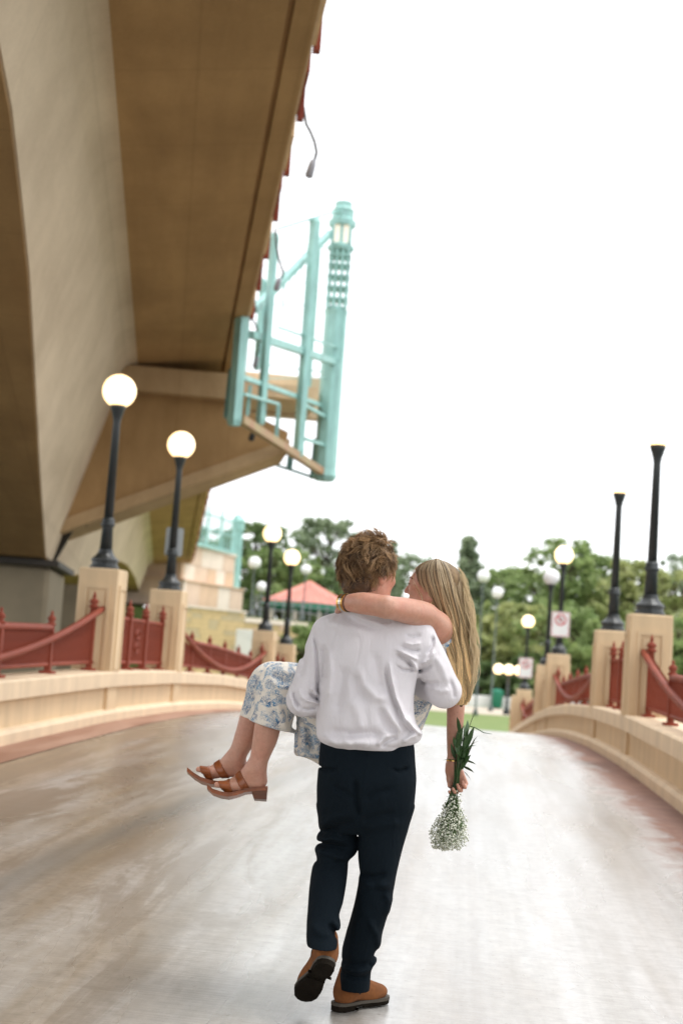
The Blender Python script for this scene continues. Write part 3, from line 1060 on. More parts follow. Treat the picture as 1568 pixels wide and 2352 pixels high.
wall_thing('buff coursed stone retaining wall below the teal fence', P(420, 1395, 83.6), P(562, 1402, 90), GZ - 0.3, 2.92, 20, 1.25, 0.8, ['course', 'course2', 'course'], coping=(0.12, 'cream'))
wall_thing('lower buff stone wall running right towards the red roofed pavilion', P(562, 1402, 90.1), P(700, 1442, 96.6), GZ - 0.3, 2.35, 16, 1.3, 0.8, ['course', 'stone2', 'course'], coping=(0.3, 'cream'))
wall_thing('pale dressed stone abutment under the far teal fence', P(420, 1250, 87.2), P(546, 1278, 97), 4.55, 6.75, 2, 1.9, 3.0, ['stone', 'stone2', 'stone', 'cream'], coping=(0.16, 'cream'), name='stone_abutment', cat='abutment')
wall_thing('stepped pale stone plinth of the abutment', P(420, 1345, 86.5), P(557, 1360, 96.6), 3.0, 4.55, 1, 1.9, 4.0, ['stone', 'cream', 'stone2'], coping=(0.1, 'stone2'), name='stone_plinth', cat='plinth')
# teal fence on the abutment
ff = empty('teal_fence', P(450, 1250, 88))
tag(ff, 'far teal steel fence with a square mast on top of the stone abutment', 'fence')
A, B = P(440, 1252, 87.6), P(535, 1270, 96)
A[2] = B[2] = 6.93
wbuild(MB().bar(A + [0, 0, 0.06], B + [0, 0, 0.06], 0.22), 'bottom_beam', 'teal', ff)
for h in (1.15, 2.1):
    wbuild(MB().bar(A + [0, 0, h], B + [0, 0, h], 0.09), 'rail', 'teal', ff)
for i in range(16):
    q = A + (B - A) * i / 15
    wbuild(MB().bar(q, q + [0, 0, 2.3 + (0.35 if i % 5 == 0 else 0)], 0.16 if i % 5 == 0 else 0.07), 'post' if i % 5 == 0 else 'picket', 'teal', ff)
q = P(536, 1352, 96.8)
wbuild(MB().lathe([(0.42, 0), (0.40, 0.3), (0.36, 3.9), (0.44, 4.0), (0.44, 4.5), (0.5, 4.6), (0.3, 4.9), (0.1, 5.1)], 8, q), 'mast', 'teal', ff)
sg = empty('white_board', P(572, 1482, 87.5))
tag(sg, 'blank white board standing before the stone wall', 'board')
q = P(572, 1482, 87.5)
wbuild(MB().box(q[0] - 0.85, q[0] + 0.85, q[1], q[1] + 0.08, q[2] - 0.9, q[2] + 0.95, 0.03), 'panel', 'white_paint', sg)
for sx in (-0.7, 0.7):
    wbuild(MB().box(q[0] + sx - 0.05, q[0] + sx + 0.05, q[1] + 0.09, q[1] + 0.18, GZ - 0.1, q[2] + 0.8), 'leg', 'sign_back', sg)

# pavilion with a red hipped roof
gz = empty('pavilion', (-2.1, 113, TZ - 0.1))
tag(gz, 'open pavilion with a red hipped roof and green eaves', 'pavilion')
RW = 3.5
m = MB()
m.add([(-RW, -RW, 0), (RW, -RW, 0), (RW, RW, 0), (-RW, RW, 0), (0, 0, 1.85)], [(0, 1, 4), (1, 2, 4), (2, 3, 4), (3, 0, 4), (3, 2, 1, 0)])
rf = m.build('roof', 'roof_red', gz, False, (0, 0, 1.62))
for k_ in range(4):
    for i in range(-5, 6):
        t = i / 6
        e = np.array([t * RW, -RW, 0.0])
        tp_ = np.array([t * RW * abs(t), -RW * abs(t), 1.85 * (1 - abs(t))])
        if abs(t) > 0.95:
            continue
        c_, s_ = round(math.cos(k_ * math.pi / 2)), round(math.sin(k_ * math.pi / 2))
        R2 = np.array([[c_, -s_, 0], [s_, c_, 0], [0, 0, 1]])
        MB().bar(R2 @ e + [0, 0, .02], R2 @ tp_ + [0, 0, .02], 0.05, 0.06).build('seam', 'roof_red', rf)
MB().box(-RW + 0.05, RW - 0.05, -RW + 0.05, RW - 0.05, 1.3, 1.6).build('eaves', 'green_trim', gz)
MB().box(-RW + 0.5, RW - 0.5, -RW + 0.5, RW - 0.5, 1.05, 1.29).build('beam', 'green_trim', gz)
for sx in (-1, -0.33, 0.33, 1):
    for sy in (-1, 1):
        MB().lathe([(0.2, -0.4), (0.2, 0.1), (0.13, 0.16), (0.13, 1.05)], 8, (sx * (RW - 0.7), sy * (RW - 0.7), 0)).build('column', 'cream', gz)
MB().box(-RW, RW, -RW, RW, -0.5, -0.1).build('floor_slab', 'cream', gz)
# grey railing along the terrace
tr = empty('terrace_railing', (-3, 98, TZ))
tag(tr, 'thin grey railing along the terrace edge before the pavilion', 'railing')
A, B = np.array([-5.2, 93.5, TZ]), np.array([1.2, 105, TZ])
for h in (0.5, 0.95, 1.3):
    wbuild(MB().bar(A + [0, 0, h], B + [0, 0, h], 0.05), 'rail', 'grey_metal', tr)
for i in range(12):
    q = A + (B - A) * i / 11
    wbuild(MB().bar(q - [0, 0, 0.2], q + [0, 0, 1.35], 0.07), 'post', 'grey_metal', tr)


def far_lamp(x, y, Y, base, d_, label, lit=False):
    q = P(x, y, Y)
    r = empty('street_lamp', (q[0], q[1], base))
    tag(r, label, 'lamp post', 'distant globe lamps')
    h = q[2] - base - d_ / 2
    MB().lathe([(0.2, 0), (0.16, 0.3), (0.07, 0.5), (0.045, h - 0.15), (0.11, h)], 10).build('shaft', 'pole_grey', r, True)
    R = d_ / 2
    MB().lathe([(R * math.sin(a_), h + R * 0.9 - R * math.cos(a_)) for a_ in np.linspace(0.45, math.pi - 0.03, 14)], 20).build('globe', 'globe_lit' if lit else 'globe_off', r, True)


far_lamp(585, 1291, 91, TZ - 0.1, 0.80, 'tall grey lamp with an unlit globe just right of the teal fence')
far_lamp(601, 1347, 98, TZ - 0.1, 0.74, 'short grey lamp with an unlit globe left of the pavilion roof')
far_lamp(703, 1307, 100, TZ - 0.1, 0.74, 'grey lamp with an unlit globe above the peak of the pavilion roof')
far_lamp(1110, 1322, 95, GZ, 0.85, 'tall lamp with an unlit globe before the pointed tree')
far_lamp(1142, 1360, 104, GZ, 0.83, 'lamp with an unlit globe just right of and below the one by the pointed tree')
far_lamp(935, 1371, 100, GZ, 0.74, 'lamp with an unlit globe seen between the two faces')
q = P(1168, 1535, 100)
tl = empty('street_lamp', (q[0], q[1], GZ))
tag(tl, 'lamp with three glowing globes in a row on the lawn', 'lamp post')
MB().lathe([(0.26, 0), (0.24, 0.25), (0.11, 0.5), (0.09, 2.75)], 10).build('shaft', 'black', tl, True)
MB().bar((-0.75, 0, 2.75), (0.75, 0, 2.75), 0.1).build('arm', 'black', tl)
for dx in (-0.72, 0, 0.72):
    MB().lathe([(0.36 * math.sin(a_), 2.8 + 0.32 - 0.36 * math.cos(a_)) for a_ in np.linspace(0.45, math.pi - 0.03, 12)], 18, (dx, 0, 0)).build('globe', 'globe_lit', tl, True)


# ------------------------------------------------------------------ trees
def leaf_cloud(centres, radii, per, size, rg, spread=0.5):
    """leaf-sized quads scattered through clumps"""
    N = len(centres) * per
    c = np.repeat(np.asarray(centres), per, 0)
    r = np.repeat(np.asarray(radii), per)[:, None]
    d = rg.normal(size=(N, 3))
    d /= np.linalg.norm(d, axis=1)[:, None]
    p = c + d * r * (rg.random((N, 1)) ** spread * rg.uniform(0.75, 1.25, (N, 1))) * np.array([1, 1, 0.8])
    nr = rg.normal(size=(N, 3)) + d * 0.7 + np.array([0, -0.25, 0.95])   # blades turned to the light
    u = np.cross(nr, rg.normal(size=(N, 3)))
    u /= np.linalg.norm(u, axis=1)[:, None]
    w = np.cross(u, nr)
    w /= np.linalg.norm(w, axis=1)[:, None]
    s = (size * rg.uniform(0.6, 1.3, (N, 1)))
    V = np.stack([p - u * s, p - w * s * 0.55, p + u * s, p + w * s * 0.55], 1).reshape(-1, 3)
    return V, np.arange(N * 4).reshape(-1, 4)


def tree(x, ytop, Y, base, w, label, mat, seed, kind='round', nclump=70, per=60, low=0.12, size=0.2):
    rg = np.random.default_rng(seed)
    rr = random.Random(seed)
    top = P(x, ytop, Y)
    H = top[2] - base
    r = empty('tree', (top[0], top[1], base))
    tag(r, label, 'tree', 'trees on the island')
    m = MB()
    tr_ = H * 0.018 + 0.08
    spine = [(0, 0, -0.3)] + [(rr.uniform(-.03, .03) * H, rr.uniform(-.03, .03) * H, H * t) for t in (0.2, 0.45, 0.7, 0.88)]
    m.tube(spine, [tr_ * 1.4, tr_, tr_ * 0.7, tr_ * 0.4, tr_ * 0.12], 8)
    cs, rs = [], []
    for i in range(nclump):
        t = rr.uniform(low, 1.0)
        if kind == 'cone':
            rad = w / 2 * (1.02 - t) ** 0.75
        elif kind == 'oval':
            rad = w / 2 * math.sqrt(max(0.02, 1 - ((t - 0.5) / 0.56) ** 2))
        else:
            rad = w / 2 * math.sqrt(max(0.03, 1 - ((t - 0.55) / 0.5) ** 2)) * (0.92 + 0.22 * math.sin(3 * t * 5 + seed)) * rr.uniform(0.8, 1.15)
        a_ = rr.uniform(0, 2 * math.pi)
        rad *= 1 + 0.22 * math.sin(3 * a_ + seed) + 0.12 * math.sin(5 * a_ + 2 * seed + 6 * t)
        q_ = rad * rr.random() ** 0.4
        cr = rr.uniform(0.045, 0.125) * (H * 0.5 + w * 0.5) * (0.6 if kind == 'cone' else 0.85) * (0.7 if t > 0.85 else 1)
        cs.append((q_ * math.cos(a_), q_ * math.sin(a_), min(H * t, H - cr * 0.8)))
        rs.append(cr)
        if i % 4 == 0:
            z0 = H * max(0.12, t - 0.22)
            m.tube([(0, 0, z0), (cs[-1][0] * 0.5, cs[-1][1] * 0.5, (z0 + cs[-1][2]) / 2 + 0.1), cs[-1]], [tr_ * 0.4, tr_ * 0.25, tr_ * 0.08], 5)
    m.build('trunk', 'bark', r, True)
    V, Fs = leaf_cloud(cs, rs, per, size, rg)
    put('crown', rawmesh('crown', V, Fs, mat), r)
    return r


TREES = [
    (470, 1215, 118, TZ, 9, 'dark broad tree behind the teal fence', 'leaf_dark', 'round', 70),
    (590, 1203, 128, TZ, 8.5, 'dark leafy tree rising just right of the teal fence', 'leaf_dark', 'round', 80),
    (655, 1262, 122, TZ, 7.5, 'mid green tree behind the tall dark lamp post', 'leaf_mid', 'round', 70),
    (700, 1290, 135, TZ, 8, 'low dark tree behind the pavilion roof peak', 'leaf_dark', 'round', 60),
    (760, 1192, 140, TZ, 9.5, 'tall rounded tree directly left of the man', 'leaf_grey', 'oval', 90),
    (815, 1265, 150, GZ, 7, 'grey green tree half hidden by the head of curly hair', 'leaf_grey', 'round', 60),
    (905, 1243, 158, GZ, 6.5, 'slim pale tree in the gap between the two heads', 'leaf_grey', 'cone', 60),
    (960, 1272, 150, GZ, 9, 'low grey green tree behind the long blonde hair', 'leaf_grey', 'round', 60),
    (1078, 1232, 132, GZ, 7.0, 'pointed dark tree behind the distant lamps right of the couple', 'leaf_grey', 'cone', 110),
    (1060, 1330, 140, GZ, 9.0, 'dark broad tree at the foot of the pointed tree', 'leaf_dark', 'round', 80),
    (1165, 1300, 138, GZ, 8, 'mid green tree right of the pointed tree', 'leaf_mid', 'round', 80),
    (1100, 1415, 121, GZ, 9.5, 'low yellow green tree beside the blonde hair', 'leaf_light', 'round', 90),
    (1205, 1385, 118, GZ, 9.5, 'spreading yellow green tree behind the lamp with three globes', 'leaf_light', 'round', 100),
    (1240, 1310, 130, GZ, 9, 'mid green tree behind the third and fourth right lamp posts', 'leaf_mid', 'round', 90),
    (1305, 1238, 126, GZ, 8.5, 'tallest green tree on the right, behind the third lamp post', 'leaf_mid', 'oval', 110),
    (1375, 1275, 128, GZ, 9, 'leafy tree left of the second right lamp post', 'leaf_mid', 'round', 90),
    (1330, 1395, 114, GZ, 9.0, 'dense low tree above the right railing', 'leaf_mid', 'round', 100),
    (1450, 1288, 124, GZ, 9, 'yellow green tree between the two nearest right lamp posts', 'leaf_light', 'round', 90),
    (1430, 1420, 112, GZ, 8, 'low green tree behind the second right pillar', 'leaf_mid', 'round', 80),
    (1530, 1310, 122, GZ, 9, 'green tree at the right edge behind the nearest lamp post', 'leaf_light', 'round', 90),
    (1575, 1270, 150, GZ, 7, 'thin pale tree at the far right edge', 'leaf_grey', 'oval', 60),
    (1560, 1420, 108, GZ, 8.5, 'low bushy tree right of the nearest right pillar', 'leaf_mid', 'round', 80),
    (1240, 1500, 113.5, GZ, 6, 'dark bush behind the fifth right lamp post', 'leaf_dark', 'round', 60),
    (1110, 1520, 115, GZ, 7, 'dark bush behind the low white wall', 'leaf_dark', 'round', 60),
    (712, 1440, 92, GZ, 4.2, 'green bush between the fourth left pillar and the white shirt', 'leaf_mid', 'round', 50),
]
for i, (x, y, Y, b_, w_, lab, mt, kd, nc) in enumerate(TREES):
    tree(x, y, Y, b_ - 0.1, w_, lab, mt, 100 + i, kd, int(nc * 2.1), 46, 0.06 if b_ == GZ else 0.1, 0.24)



# ------------------------------------------------------------------ implicit modelling for the two figures
class Field:
    def __init__(s, lo, hi, h):
        s.h = h
        s.lo = np.asarray(lo, float)
        s.n = np.ceil((np.asarray(hi, float) - s.lo) / h).astype(int) + 1
        s.ax = [(s.lo[i] + h * np.arange(s.n[i])).astype(np.float32) for i in range(3)]
        s.g = np.full(s.n, 0.3, np.float32)

    def sub(s, lo, hi):
        i0 = np.maximum(0, np.floor((np.asarray(lo) - s.lo) / s.h).astype(int))
        i1 = np.minimum(s.n, np.ceil((np.asarray(hi) - s.lo) / s.h).astype(int) + 1)
        i1 = np.maximum(i1, i0 + 1)
        sl = tuple(slice(a, b) for a, b in zip(i0, i1))
        X = s.ax[0][sl[0]][:, None, None]
        Y = s.ax[1][sl[1]][None, :, None]
        Z = s.ax[2][sl[2]][None, None, :]
        return sl, X, Y, Z

    def blend(s, sl, d, k, cut=False):
        a = s.g[sl]
        if cut:                                   # smooth subtraction
            b = -d
            h = np.clip(0.5 - 0.5 * (b - a) / k, 0, 1)
            s.g[sl] = b * (1 - h) + a * h + k * h * (1 - h)
            hh = np.maximum(a, b)
            s.g[sl] = np.maximum(s.g[sl], hh)
        else:
            h = np.clip(0.5 + 0.5 * (d - a) / k, 0, 1)
            s.g[sl] = d * (1 - h) + a * h - k * h * (1 - h)

    def cone(s, a, b, ra, rb, k=0.015, cut=False):
        a, b = np.asarray(a, float), np.asarray(b, float)
        pad = max(ra, rb) + k + 0.05
        sl, X, Y, Z = s.sub(np.minimum(a, b) - pad, np.maximum(a, b) + pad)
        ba = b - a
        L = ba @ ba + 1e-12
        t = np.clip(((X - a[0]) * ba[0] + (Y - a[1]) * ba[1] + (Z - a[2]) * ba[2]) / L, 0, 1)
        d = np.sqrt((X - a[0] - t * ba[0]) ** 2 + (Y - a[1] - t * ba[1]) ** 2 + (Z - a[2] - t * ba[2]) ** 2) - (ra + (rb - ra) * t)
        s.blend(sl, d.astype(np.float32), k, cut)

    def chain(s, pts, rs, k=0.02):
        """one smooth limb through the given joints, joined to the rest with radius k"""
        P_ = np.array([np.asarray(p, float) for p in pts])
        n = len(P_)
        if n > 2:
            u = np.concatenate([[0], np.cumsum(np.linalg.norm(np.diff(P_, axis=0), axis=1))])
            uu = np.linspace(0, u[-1], 5 * (n - 1) + 1)
            r_ = smooth_interp(uu, u, np.asarray(rs, float))
            m_ = np.zeros_like(P_)
            for j in range(1, n - 1):
                m_[j] = (P_[j + 1] - P_[j - 1]) / (u[j + 1] - u[j - 1])
            m_[0], m_[-1] = (P_[1] - P_[0]) / (u[1] - u[0]), (P_[-1] - P_[-2]) / (u[-1] - u[-2])
            i = np.clip(np.searchsorted(u, uu, side='right') - 1, 0, n - 2)
            h_ = (u[i + 1] - u[i])[:, None]
            t_ = ((uu - u[i]) / (u[i + 1] - u[i]))[:, None]
            Q_ = (1 + 2 * t_) * (1 - t_) ** 2 * P_[i] + t_ * (1 - t_) ** 2 * h_ * m_[i] + t_ * t_ * (3 - 2 * t_) * P_[i + 1] + t_ * t_ * (t_ - 1) * h_ * m_[i + 1]
            Q_ = 0.5 * Q_ + 0.5 * (P_[i] * (1 - t_) + P_[i + 1] * t_)
        else:
            Q_, r_ = P_, np.asarray(rs, float)
        pad = r_.max() + k + 0.05
        sl, X, Y, Z = s.sub(Q_.min(0) - pad, Q_.max(0) + pad)
        best = None
        for a, b, ra, rb in zip(Q_[:-1], Q_[1:], r_[:-1], r_[1:]):
            ba = b - a
            t = np.clip(((X - a[0]) * ba[0] + (Y - a[1]) * ba[1] + (Z - a[2]) * ba[2]) / (ba @ ba + 1e-12), 0, 1).astype(np.float32)
            d = np.sqrt((X - a[0] - t * ba[0]) ** 2 + (Y - a[1] - t * ba[1]) ** 2 + (Z - a[2] - t * ba[2]) ** 2) - (ra + (rb - ra) * t)
            best = d if best is None else np.minimum(best, d)
        s.blend(sl, best.astype(np.float32), k)

    def ell(s, c, r, R=None, k=0.015, cut=False):
        c, r = np.asarray(c, float), np.asarray(r, float)
        R = np.eye(3) if R is None else np.asarray(R)  # columns are the local axes
        pad = r.max() + k + 0.03
        sl, X, Y, Z = s.sub(c - pad, c + pad)
        x, y, z = X - c[0], Y - c[1], Z - c[2]
        q = [(x * R[0, i] + y * R[1, i] + z * R[2, i]) / r[i] for i in range(3)]
        n = np.sqrt(q[0] ** 2 + q[1] ** 2 + q[2] ** 2)
        g = np.sqrt((q[0] / r[0]) ** 2 + (q[1] / r[1]) ** 2 + (q[2] / r[2]) ** 2) + 1e-6
        s.blend(sl, (n * (n - 1) / g).astype(np.float32), k, cut)

    def loft(s, zs, xl, xr, yc, ry, k=0.02, pw=2.3, z0=None, z1=None):
        """upright body of superelliptic slices; zs ascending"""
        zs = np.asarray(zs, float)
        z0 = zs[0] if z0 is None else z0
        z1 = zs[-1] if z1 is None else z1
        lo = (min(xl) - k - .04, min(np.array(yc) - np.array(ry)) - k - .04, z0 - k - .04)
        hi = (max(xr) + k + .04, max(np.array(yc) + np.array(ry)) + k + .04, z1 + k + .04)
        sl, X, Y, Z = s.sub(lo, hi)
        zz = Z.ravel()
        I = lambda v: smooth_interp(zz, zs, np.asarray(v, float))[None, None, :].astype(np.float32)
        L_, R_, C_, D_ = I(xl), I(xr), I(yc), I(ry)
        rx = (R_ - L_) / 2
        q = (np.abs((X - (L_ + R_) / 2) / rx) ** pw + np.abs((Y - C_) / D_) ** pw) ** (1 / pw)
        d = (q - 1) * np.minimum(rx, D_)
        d = np.maximum(d, np.maximum(z0 - Z, Z - z1))
        s.blend(sl, d.astype(np.float32), k)

    def fold(s, pts, h, w, y0=None, y1=None):
        """a crease raised (h > 0) or sunk (h < 0) along a line given in the x-z plane"""
        pts = [np.asarray(p, float) for p in pts]
        P_ = np.array(pts)
        pad = 3 * w
        sl, X, Y, Z = s.sub((P_[:, 0].min() - pad, s.lo[1] if y0 is None else y0, P_[:, 2].min() - pad), (P_[:, 0].max() + pad, s.ax[1][-1] if y1 is None else y1, P_[:, 2].max() + pad))
        x, z = X[:, 0, :], Z[0, :, :] if Z.shape[0] == 1 else Z[:, 0, :]
        x = X.reshape(-1, 1)
        z = Z.reshape(1, -1)
        tot = len(pts) - 1
        best = np.full((x.shape[0], z.shape[1]), 9.0)
        tt = np.zeros_like(best)
        for i in range(tot):
            a, b = pts[i], pts[i + 1]
            bx, bz = b[0] - a[0], b[2] - a[2]
            t = np.clip(((x - a[0]) * bx + (z - a[2]) * bz) / (bx * bx + bz * bz + 1e-9), 0, 1)
            d = np.hypot(x - a[0] - t * bx, z - a[2] - t * bz)
            m_ = d < best
            best = np.where(m_, d, best)
            tt = np.where(m_, (i + t) / tot, tt)
        prof = np.exp(-(best / w) ** 2) * np.clip(np.minimum(tt, 1 - tt) * 5 + 0.12, 0, 1)
        s.g[sl] -= (h * prof)[:, None, :].astype(np.float32)

    def ripple(s, amp, freqs, seed=0):
        rg = np.random.default_rng(seed)
        X, Y, Z = s.ax[0][:, None, None], s.ax[1][None, :, None], s.ax[2][None, None, :]
        for f in freqs:
            for _ in range(3):
                k = rg.normal(size=3)
                k *= f / np.linalg.norm(k)
                s.g += (amp * 18 / f * np.sin(k[0] * X + rg.uniform(0, 6)) * np.sin(k[1] * Y + rg.uniform(0, 6)) * np.sin(k[2] * Z + rg.uniform(0, 6))).astype(np.float32)

    def plane_cut(s, p, n, lo=None, hi=None):
        """remove everything on the side n points to"""
        n = np.asarray(n, float) / np.linalg.norm(n)
        sl, X, Y, Z = s.sub(s.lo if lo is None else lo, s.ax_hi() if hi is None else hi)
        d = (X - p[0]) * n[0] + (Y - p[1]) * n[1] + (Z - p[2]) * n[2]
        s.g[sl] = np.maximum(s.g[sl], d.astype(np.float32))

    def ax_hi(s):
        return s.lo + s.h * (s.n - 1)

    def mesh(s, relax=1):
        g = s.g
        sg = g < 0
        nx, ny, nz = g.shape
        c = np.zeros((nx - 1, ny - 1, nz - 1), np.int8)
        for dx in (0, 1):
            for dy in (0, 1):
                for dz in (0, 1):
                    c += sg[dx:nx - 1 + dx, dy:ny - 1 + dy, dz:nz - 1 + dz]
        act = (c > 0) & (c < 8)
        idx = np.argwhere(act)
        ids = np.full(act.shape, -1, np.int32)
        ids[act] = np.arange(len(idx))
        acc = np.zeros((len(idx), 3))
        cnt = np.zeros(len(idx))
        cor = [(0, 0, 0), (1, 0, 0), (0, 1, 0), (1, 1, 0), (0, 0, 1), (1, 0, 1), (0, 1, 1), (1, 1, 1)]
        vals = [g[idx[:, 0] + o[0], idx[:, 1] + o[1], idx[:, 2] + o[2]] for o in cor]
        for i in range(8):
            for j in range(i + 1, 8):
                if sum(abs(a - b) for a, b in zip(cor[i], cor[j])) != 1:
                    continue
                a, b = vals[i], vals[j]
                m_ = (a < 0) != (b < 0)
                t = np.where(m_, a / np.where(np.abs(a - b) < 1e-9, 1, a - b), 0)
                p_ = np.array(cor[i])[None, :] + t[:, None] * (np.array(cor[j]) - np.array(cor[i]))[None, :]
                acc[m_] += p_[m_]
                cnt[m_] += 1
        V = (idx + acc / np.maximum(cnt, 1)[:, None]) * s.h + s.lo
        Q = []
        for ax in range(3):
            o = [slice(None)] * 3
            a_ = [slice(0, n_ - 1) if k == ax else slice(1, n_ - 1) for k, n_ in enumerate(g.shape)]
            b_ = [slice(1, n_) if k == ax else slice(1, n_ - 1) for k, n_ in enumerate(g.shape)]
            A, B = sg[tuple(a_)], sg[tuple(b_)]
            for flip, mk in ((False, A & ~B), (True, ~A & B)):
                e = np.argwhere(mk)
                if not len(e):
                    continue
                for k in range(3):
                    if k != ax:
                        e[:, k] += 1
                u, v = [(1, 2), (2, 0), (0, 1)][ax]
                def cell(du, dv):
                    q_ = e.copy()
                    q_[:, u] -= du
                    q_[:, v] -= dv
                    return ids[q_[:, 0], q_[:, 1], q_[:, 2]]
                q4 = np.stack([cell(1, 1), cell(0, 1), cell(0, 0), cell(1, 0)], 1)
                Q.append(q4[:, ::-1] if flip else q4)
        Q = np.concatenate(Q)
        Q = Q[(Q >= 0).all(1)]
        for _ in range(relax):                    # light smoothing along the mesh
            S = np.zeros_like(V)
            n_ = np.zeros(len(V))
            for k in range(4):
                np.add.at(S, Q[:, k], V[Q[:, (k + 1) % 4]])
                np.add.at(n_, Q[:, k], 1)
                np.add.at(S, Q[:, k], V[Q[:, (k + 3) % 4]])
                np.add.at(n_, Q[:, k], 1)
            V = V * 0.5 + 0.5 * S / np.maximum(n_, 1)[:, None]
        return V, Q


def smooth_interp(x, xp, fp):
    """monotone cubic interpolation"""
    xp, fp = np.asarray(xp, float), np.asarray(fp, float)
    h = np.diff(xp)
    d = np.diff(fp) / h
    m_ = np.zeros_like(fp)
    m_[1:-1] = np.where(d[:-1] * d[1:] > 0, 2 * d[:-1] * d[1:] / (d[:-1] + d[1:] + 1e-12), 0)
    m_[0], m_[-1] = d[0], d[-1]
    x = np.clip(x, xp[0], xp[-1])
    i = np.clip(np.searchsorted(xp, x) - 1, 0, len(h) - 1)
    t = (x - xp[i]) / h[i]
    return ((1 + 2 * t) * (1 - t) ** 2 * fp[i] + t * (1 - t) ** 2 * h[i] * m_[i] + t * t * (3 - 2 * t) * fp[i + 1] + t * t * (t - 1) * h[i] * m_[i + 1])


def fbuild(fd, name, mat, parent=None, relax=1):
    V, Q = fd.mesh(relax)
    o = put(name, rawmesh(name, V, Q, mat, True))
    if parent is not None:
        world_child(o, parent)
    return o


def hand(fd, wrist, d, n, side, curl=(0.5, 0.7, 0.5), sc=1.0, spread=0.021, r=0.0082, thumb=(0.5, 0.6)):
    """five-fingered hand: d along the fingers, n palm normal (fingers curl towards it), side=+1/-1 puts the thumb"""
    d = np.asarray(d, float) / np.linalg.norm(d)
    n = np.asarray(n, float)
    n = n - d * (n @ d)
    n /= np.linalg.norm(n)
    s_ = np.cross(d, n) * side                    # towards the thumb
    w = np.asarray(wrist, float)
    for i, (off, L) in enumerate(((0.031, 0.066), (0.0105, 0.074), (-0.0105, 0.069), (-0.030, 0.054))):
        kn = w + d * (0.088 - abs(off) * 0.12) * sc + s_ * off * sc * spread / 0.021
        fd.cone(w + s_ * off * 0.6 * sc, kn, 0.014 * sc, 0.0115 * sc, 0.012)
        a_, p_ = 0.0, kn
        for j, fr in enumerate((0.45, 0.32, 0.23)):
            a_ += curl[j] * (1 + 0.12 * (i - 1.5))
            q_ = p_ + (d * math.cos(a_) + n * math.sin(a_)) * L * fr * sc * 1.05
            fd.cone(p_, q_, r * sc * (1.08 - 0.1 * j), r * sc * (0.98 - 0.1 * j), 0.004)
            p_ = q_
    b_ = w + s_ * 0.022 * sc + d * 0.018 * sc
    t1 = b_ + (s_ * thumb[0] + d * 0.75 + n * thumb[1] * 0.5) * 0.042 * sc
    t2 = t1 + (s_ * thumb[0] * 0.3 + d * 0.85 + n * thumb[1]) * 0.034 * sc
    fd.cone(w + s_ * 0.012 * sc, b_, 0.017 * sc, 0.016 * sc, 0.012)
    fd.cone(b_, t1, 0.0145 * sc, 0.0105 * sc, 0.01)
    fd.cone(t1, t2, 0.0105 * sc, 0.0085 * sc, 0.005)


def head(fd, c, fwd, up, sc=1.0, crz=0.09, jaw=1.0, neck_to=None, nr=0.056, ears=True):
    """skull, brow, nose, lips, chin, ears and neck; returns the axes (right, forward, up)"""
    f = np.asarray(fwd, float) / np.linalg.norm(fwd)
    u = np.asarray(up, float)
    u = u - f * (u @ f)
    u /= np.linalg.norm(u)
    r = np.cross(f, u)
    R = np.stack([r, f, u], 1)
    L = lambda x, y, z: np.asarray(c) + R @ np.array([x, y, z]) * sc
    fd.ell(L(0, -0.012, 0.028), np.array((0.076, 0.099, crz)) * sc, R, 0.02)
    fd.ell(L(0, 0.03, -0.035), np.array((0.062 * jaw, 0.066, 0.078)) * sc, R, 0.03)
    for sg in (-1, 1):
        fd.cone(L(sg * 0.056 * jaw, -0.005, -0.055), L(sg * 0.02, 0.075, -0.098), 0.014 * sc, 0.016 * sc, 0.03)
        fd.ell(L(sg * 0.037, 0.072, -0.022), np.array((0.02, 0.018, 0.016)) * sc, R, 0.02)          # cheekbone
        fd.ell(L(sg * 0.033, 0.098, 0.006), np.array((0.016, 0.012, 0.010)) * sc, R, 0.008, True)   # eye socket
        fd.ell(L(sg * 0.033, 0.082, 0.004), np.array((0.0125, 0.0125, 0.0125)) * sc, R, 0.003)      # eyeball under lids
        fd.ell(L(sg * 0.010, 0.097, -0.034), np.array((0.008, 0.009, 0.007)) * sc, R, 0.006)        # nostril wing
        if not ears:
            continue
        fd.ell(L(sg * 0.080, -0.008, -0.012), np.array((0.011, 0.021, 0.034)) * sc, R, 0.006)       # ear
        fd.ell(L(sg * 0.090, -0.004, -0.008), np.array((0.006, 0.010, 0.017)) * sc, R, 0.004, True)
        fd.ell(L(sg * 0.092, -0.018, -0.006), np.array((0.006, 0.006, 0.024)) * sc, R, 0.005)
    fd.cone(L(-0.03, 0.080, 0.024), L(0.03, 0.080, 0.024), 0.009 * sc, 0.009 * sc, 0.02)            # brow
    fd.cone(L(0, 0.090, 0.012), L(0, 0.113, -0.028), 0.008 * sc, 0.0105 * sc, 0.010)                # nose
    fd.cone(L(-0.018, 0.089, -0.062), L(0.018, 0.089, -0.062), 0.0065 * sc, 0.0065 * sc, 0.008)     # lips
    fd.cone(L(-0.015, 0.087, -0.073), L(0.015, 0.087, -0.073), 0.007 * sc, 0.007 * sc, 0.008)
    fd.ell(L(0, 0.080, -0.100), np.array((0.022, 0.018, 0.016)) * sc, R, 0.02)                      # chin
    if neck_to is not None:
        fd.cone(L(0, -0.022, -0.06), neck_to, nr * sc, nr * 1.08 * sc, 0.03)
    return R, L


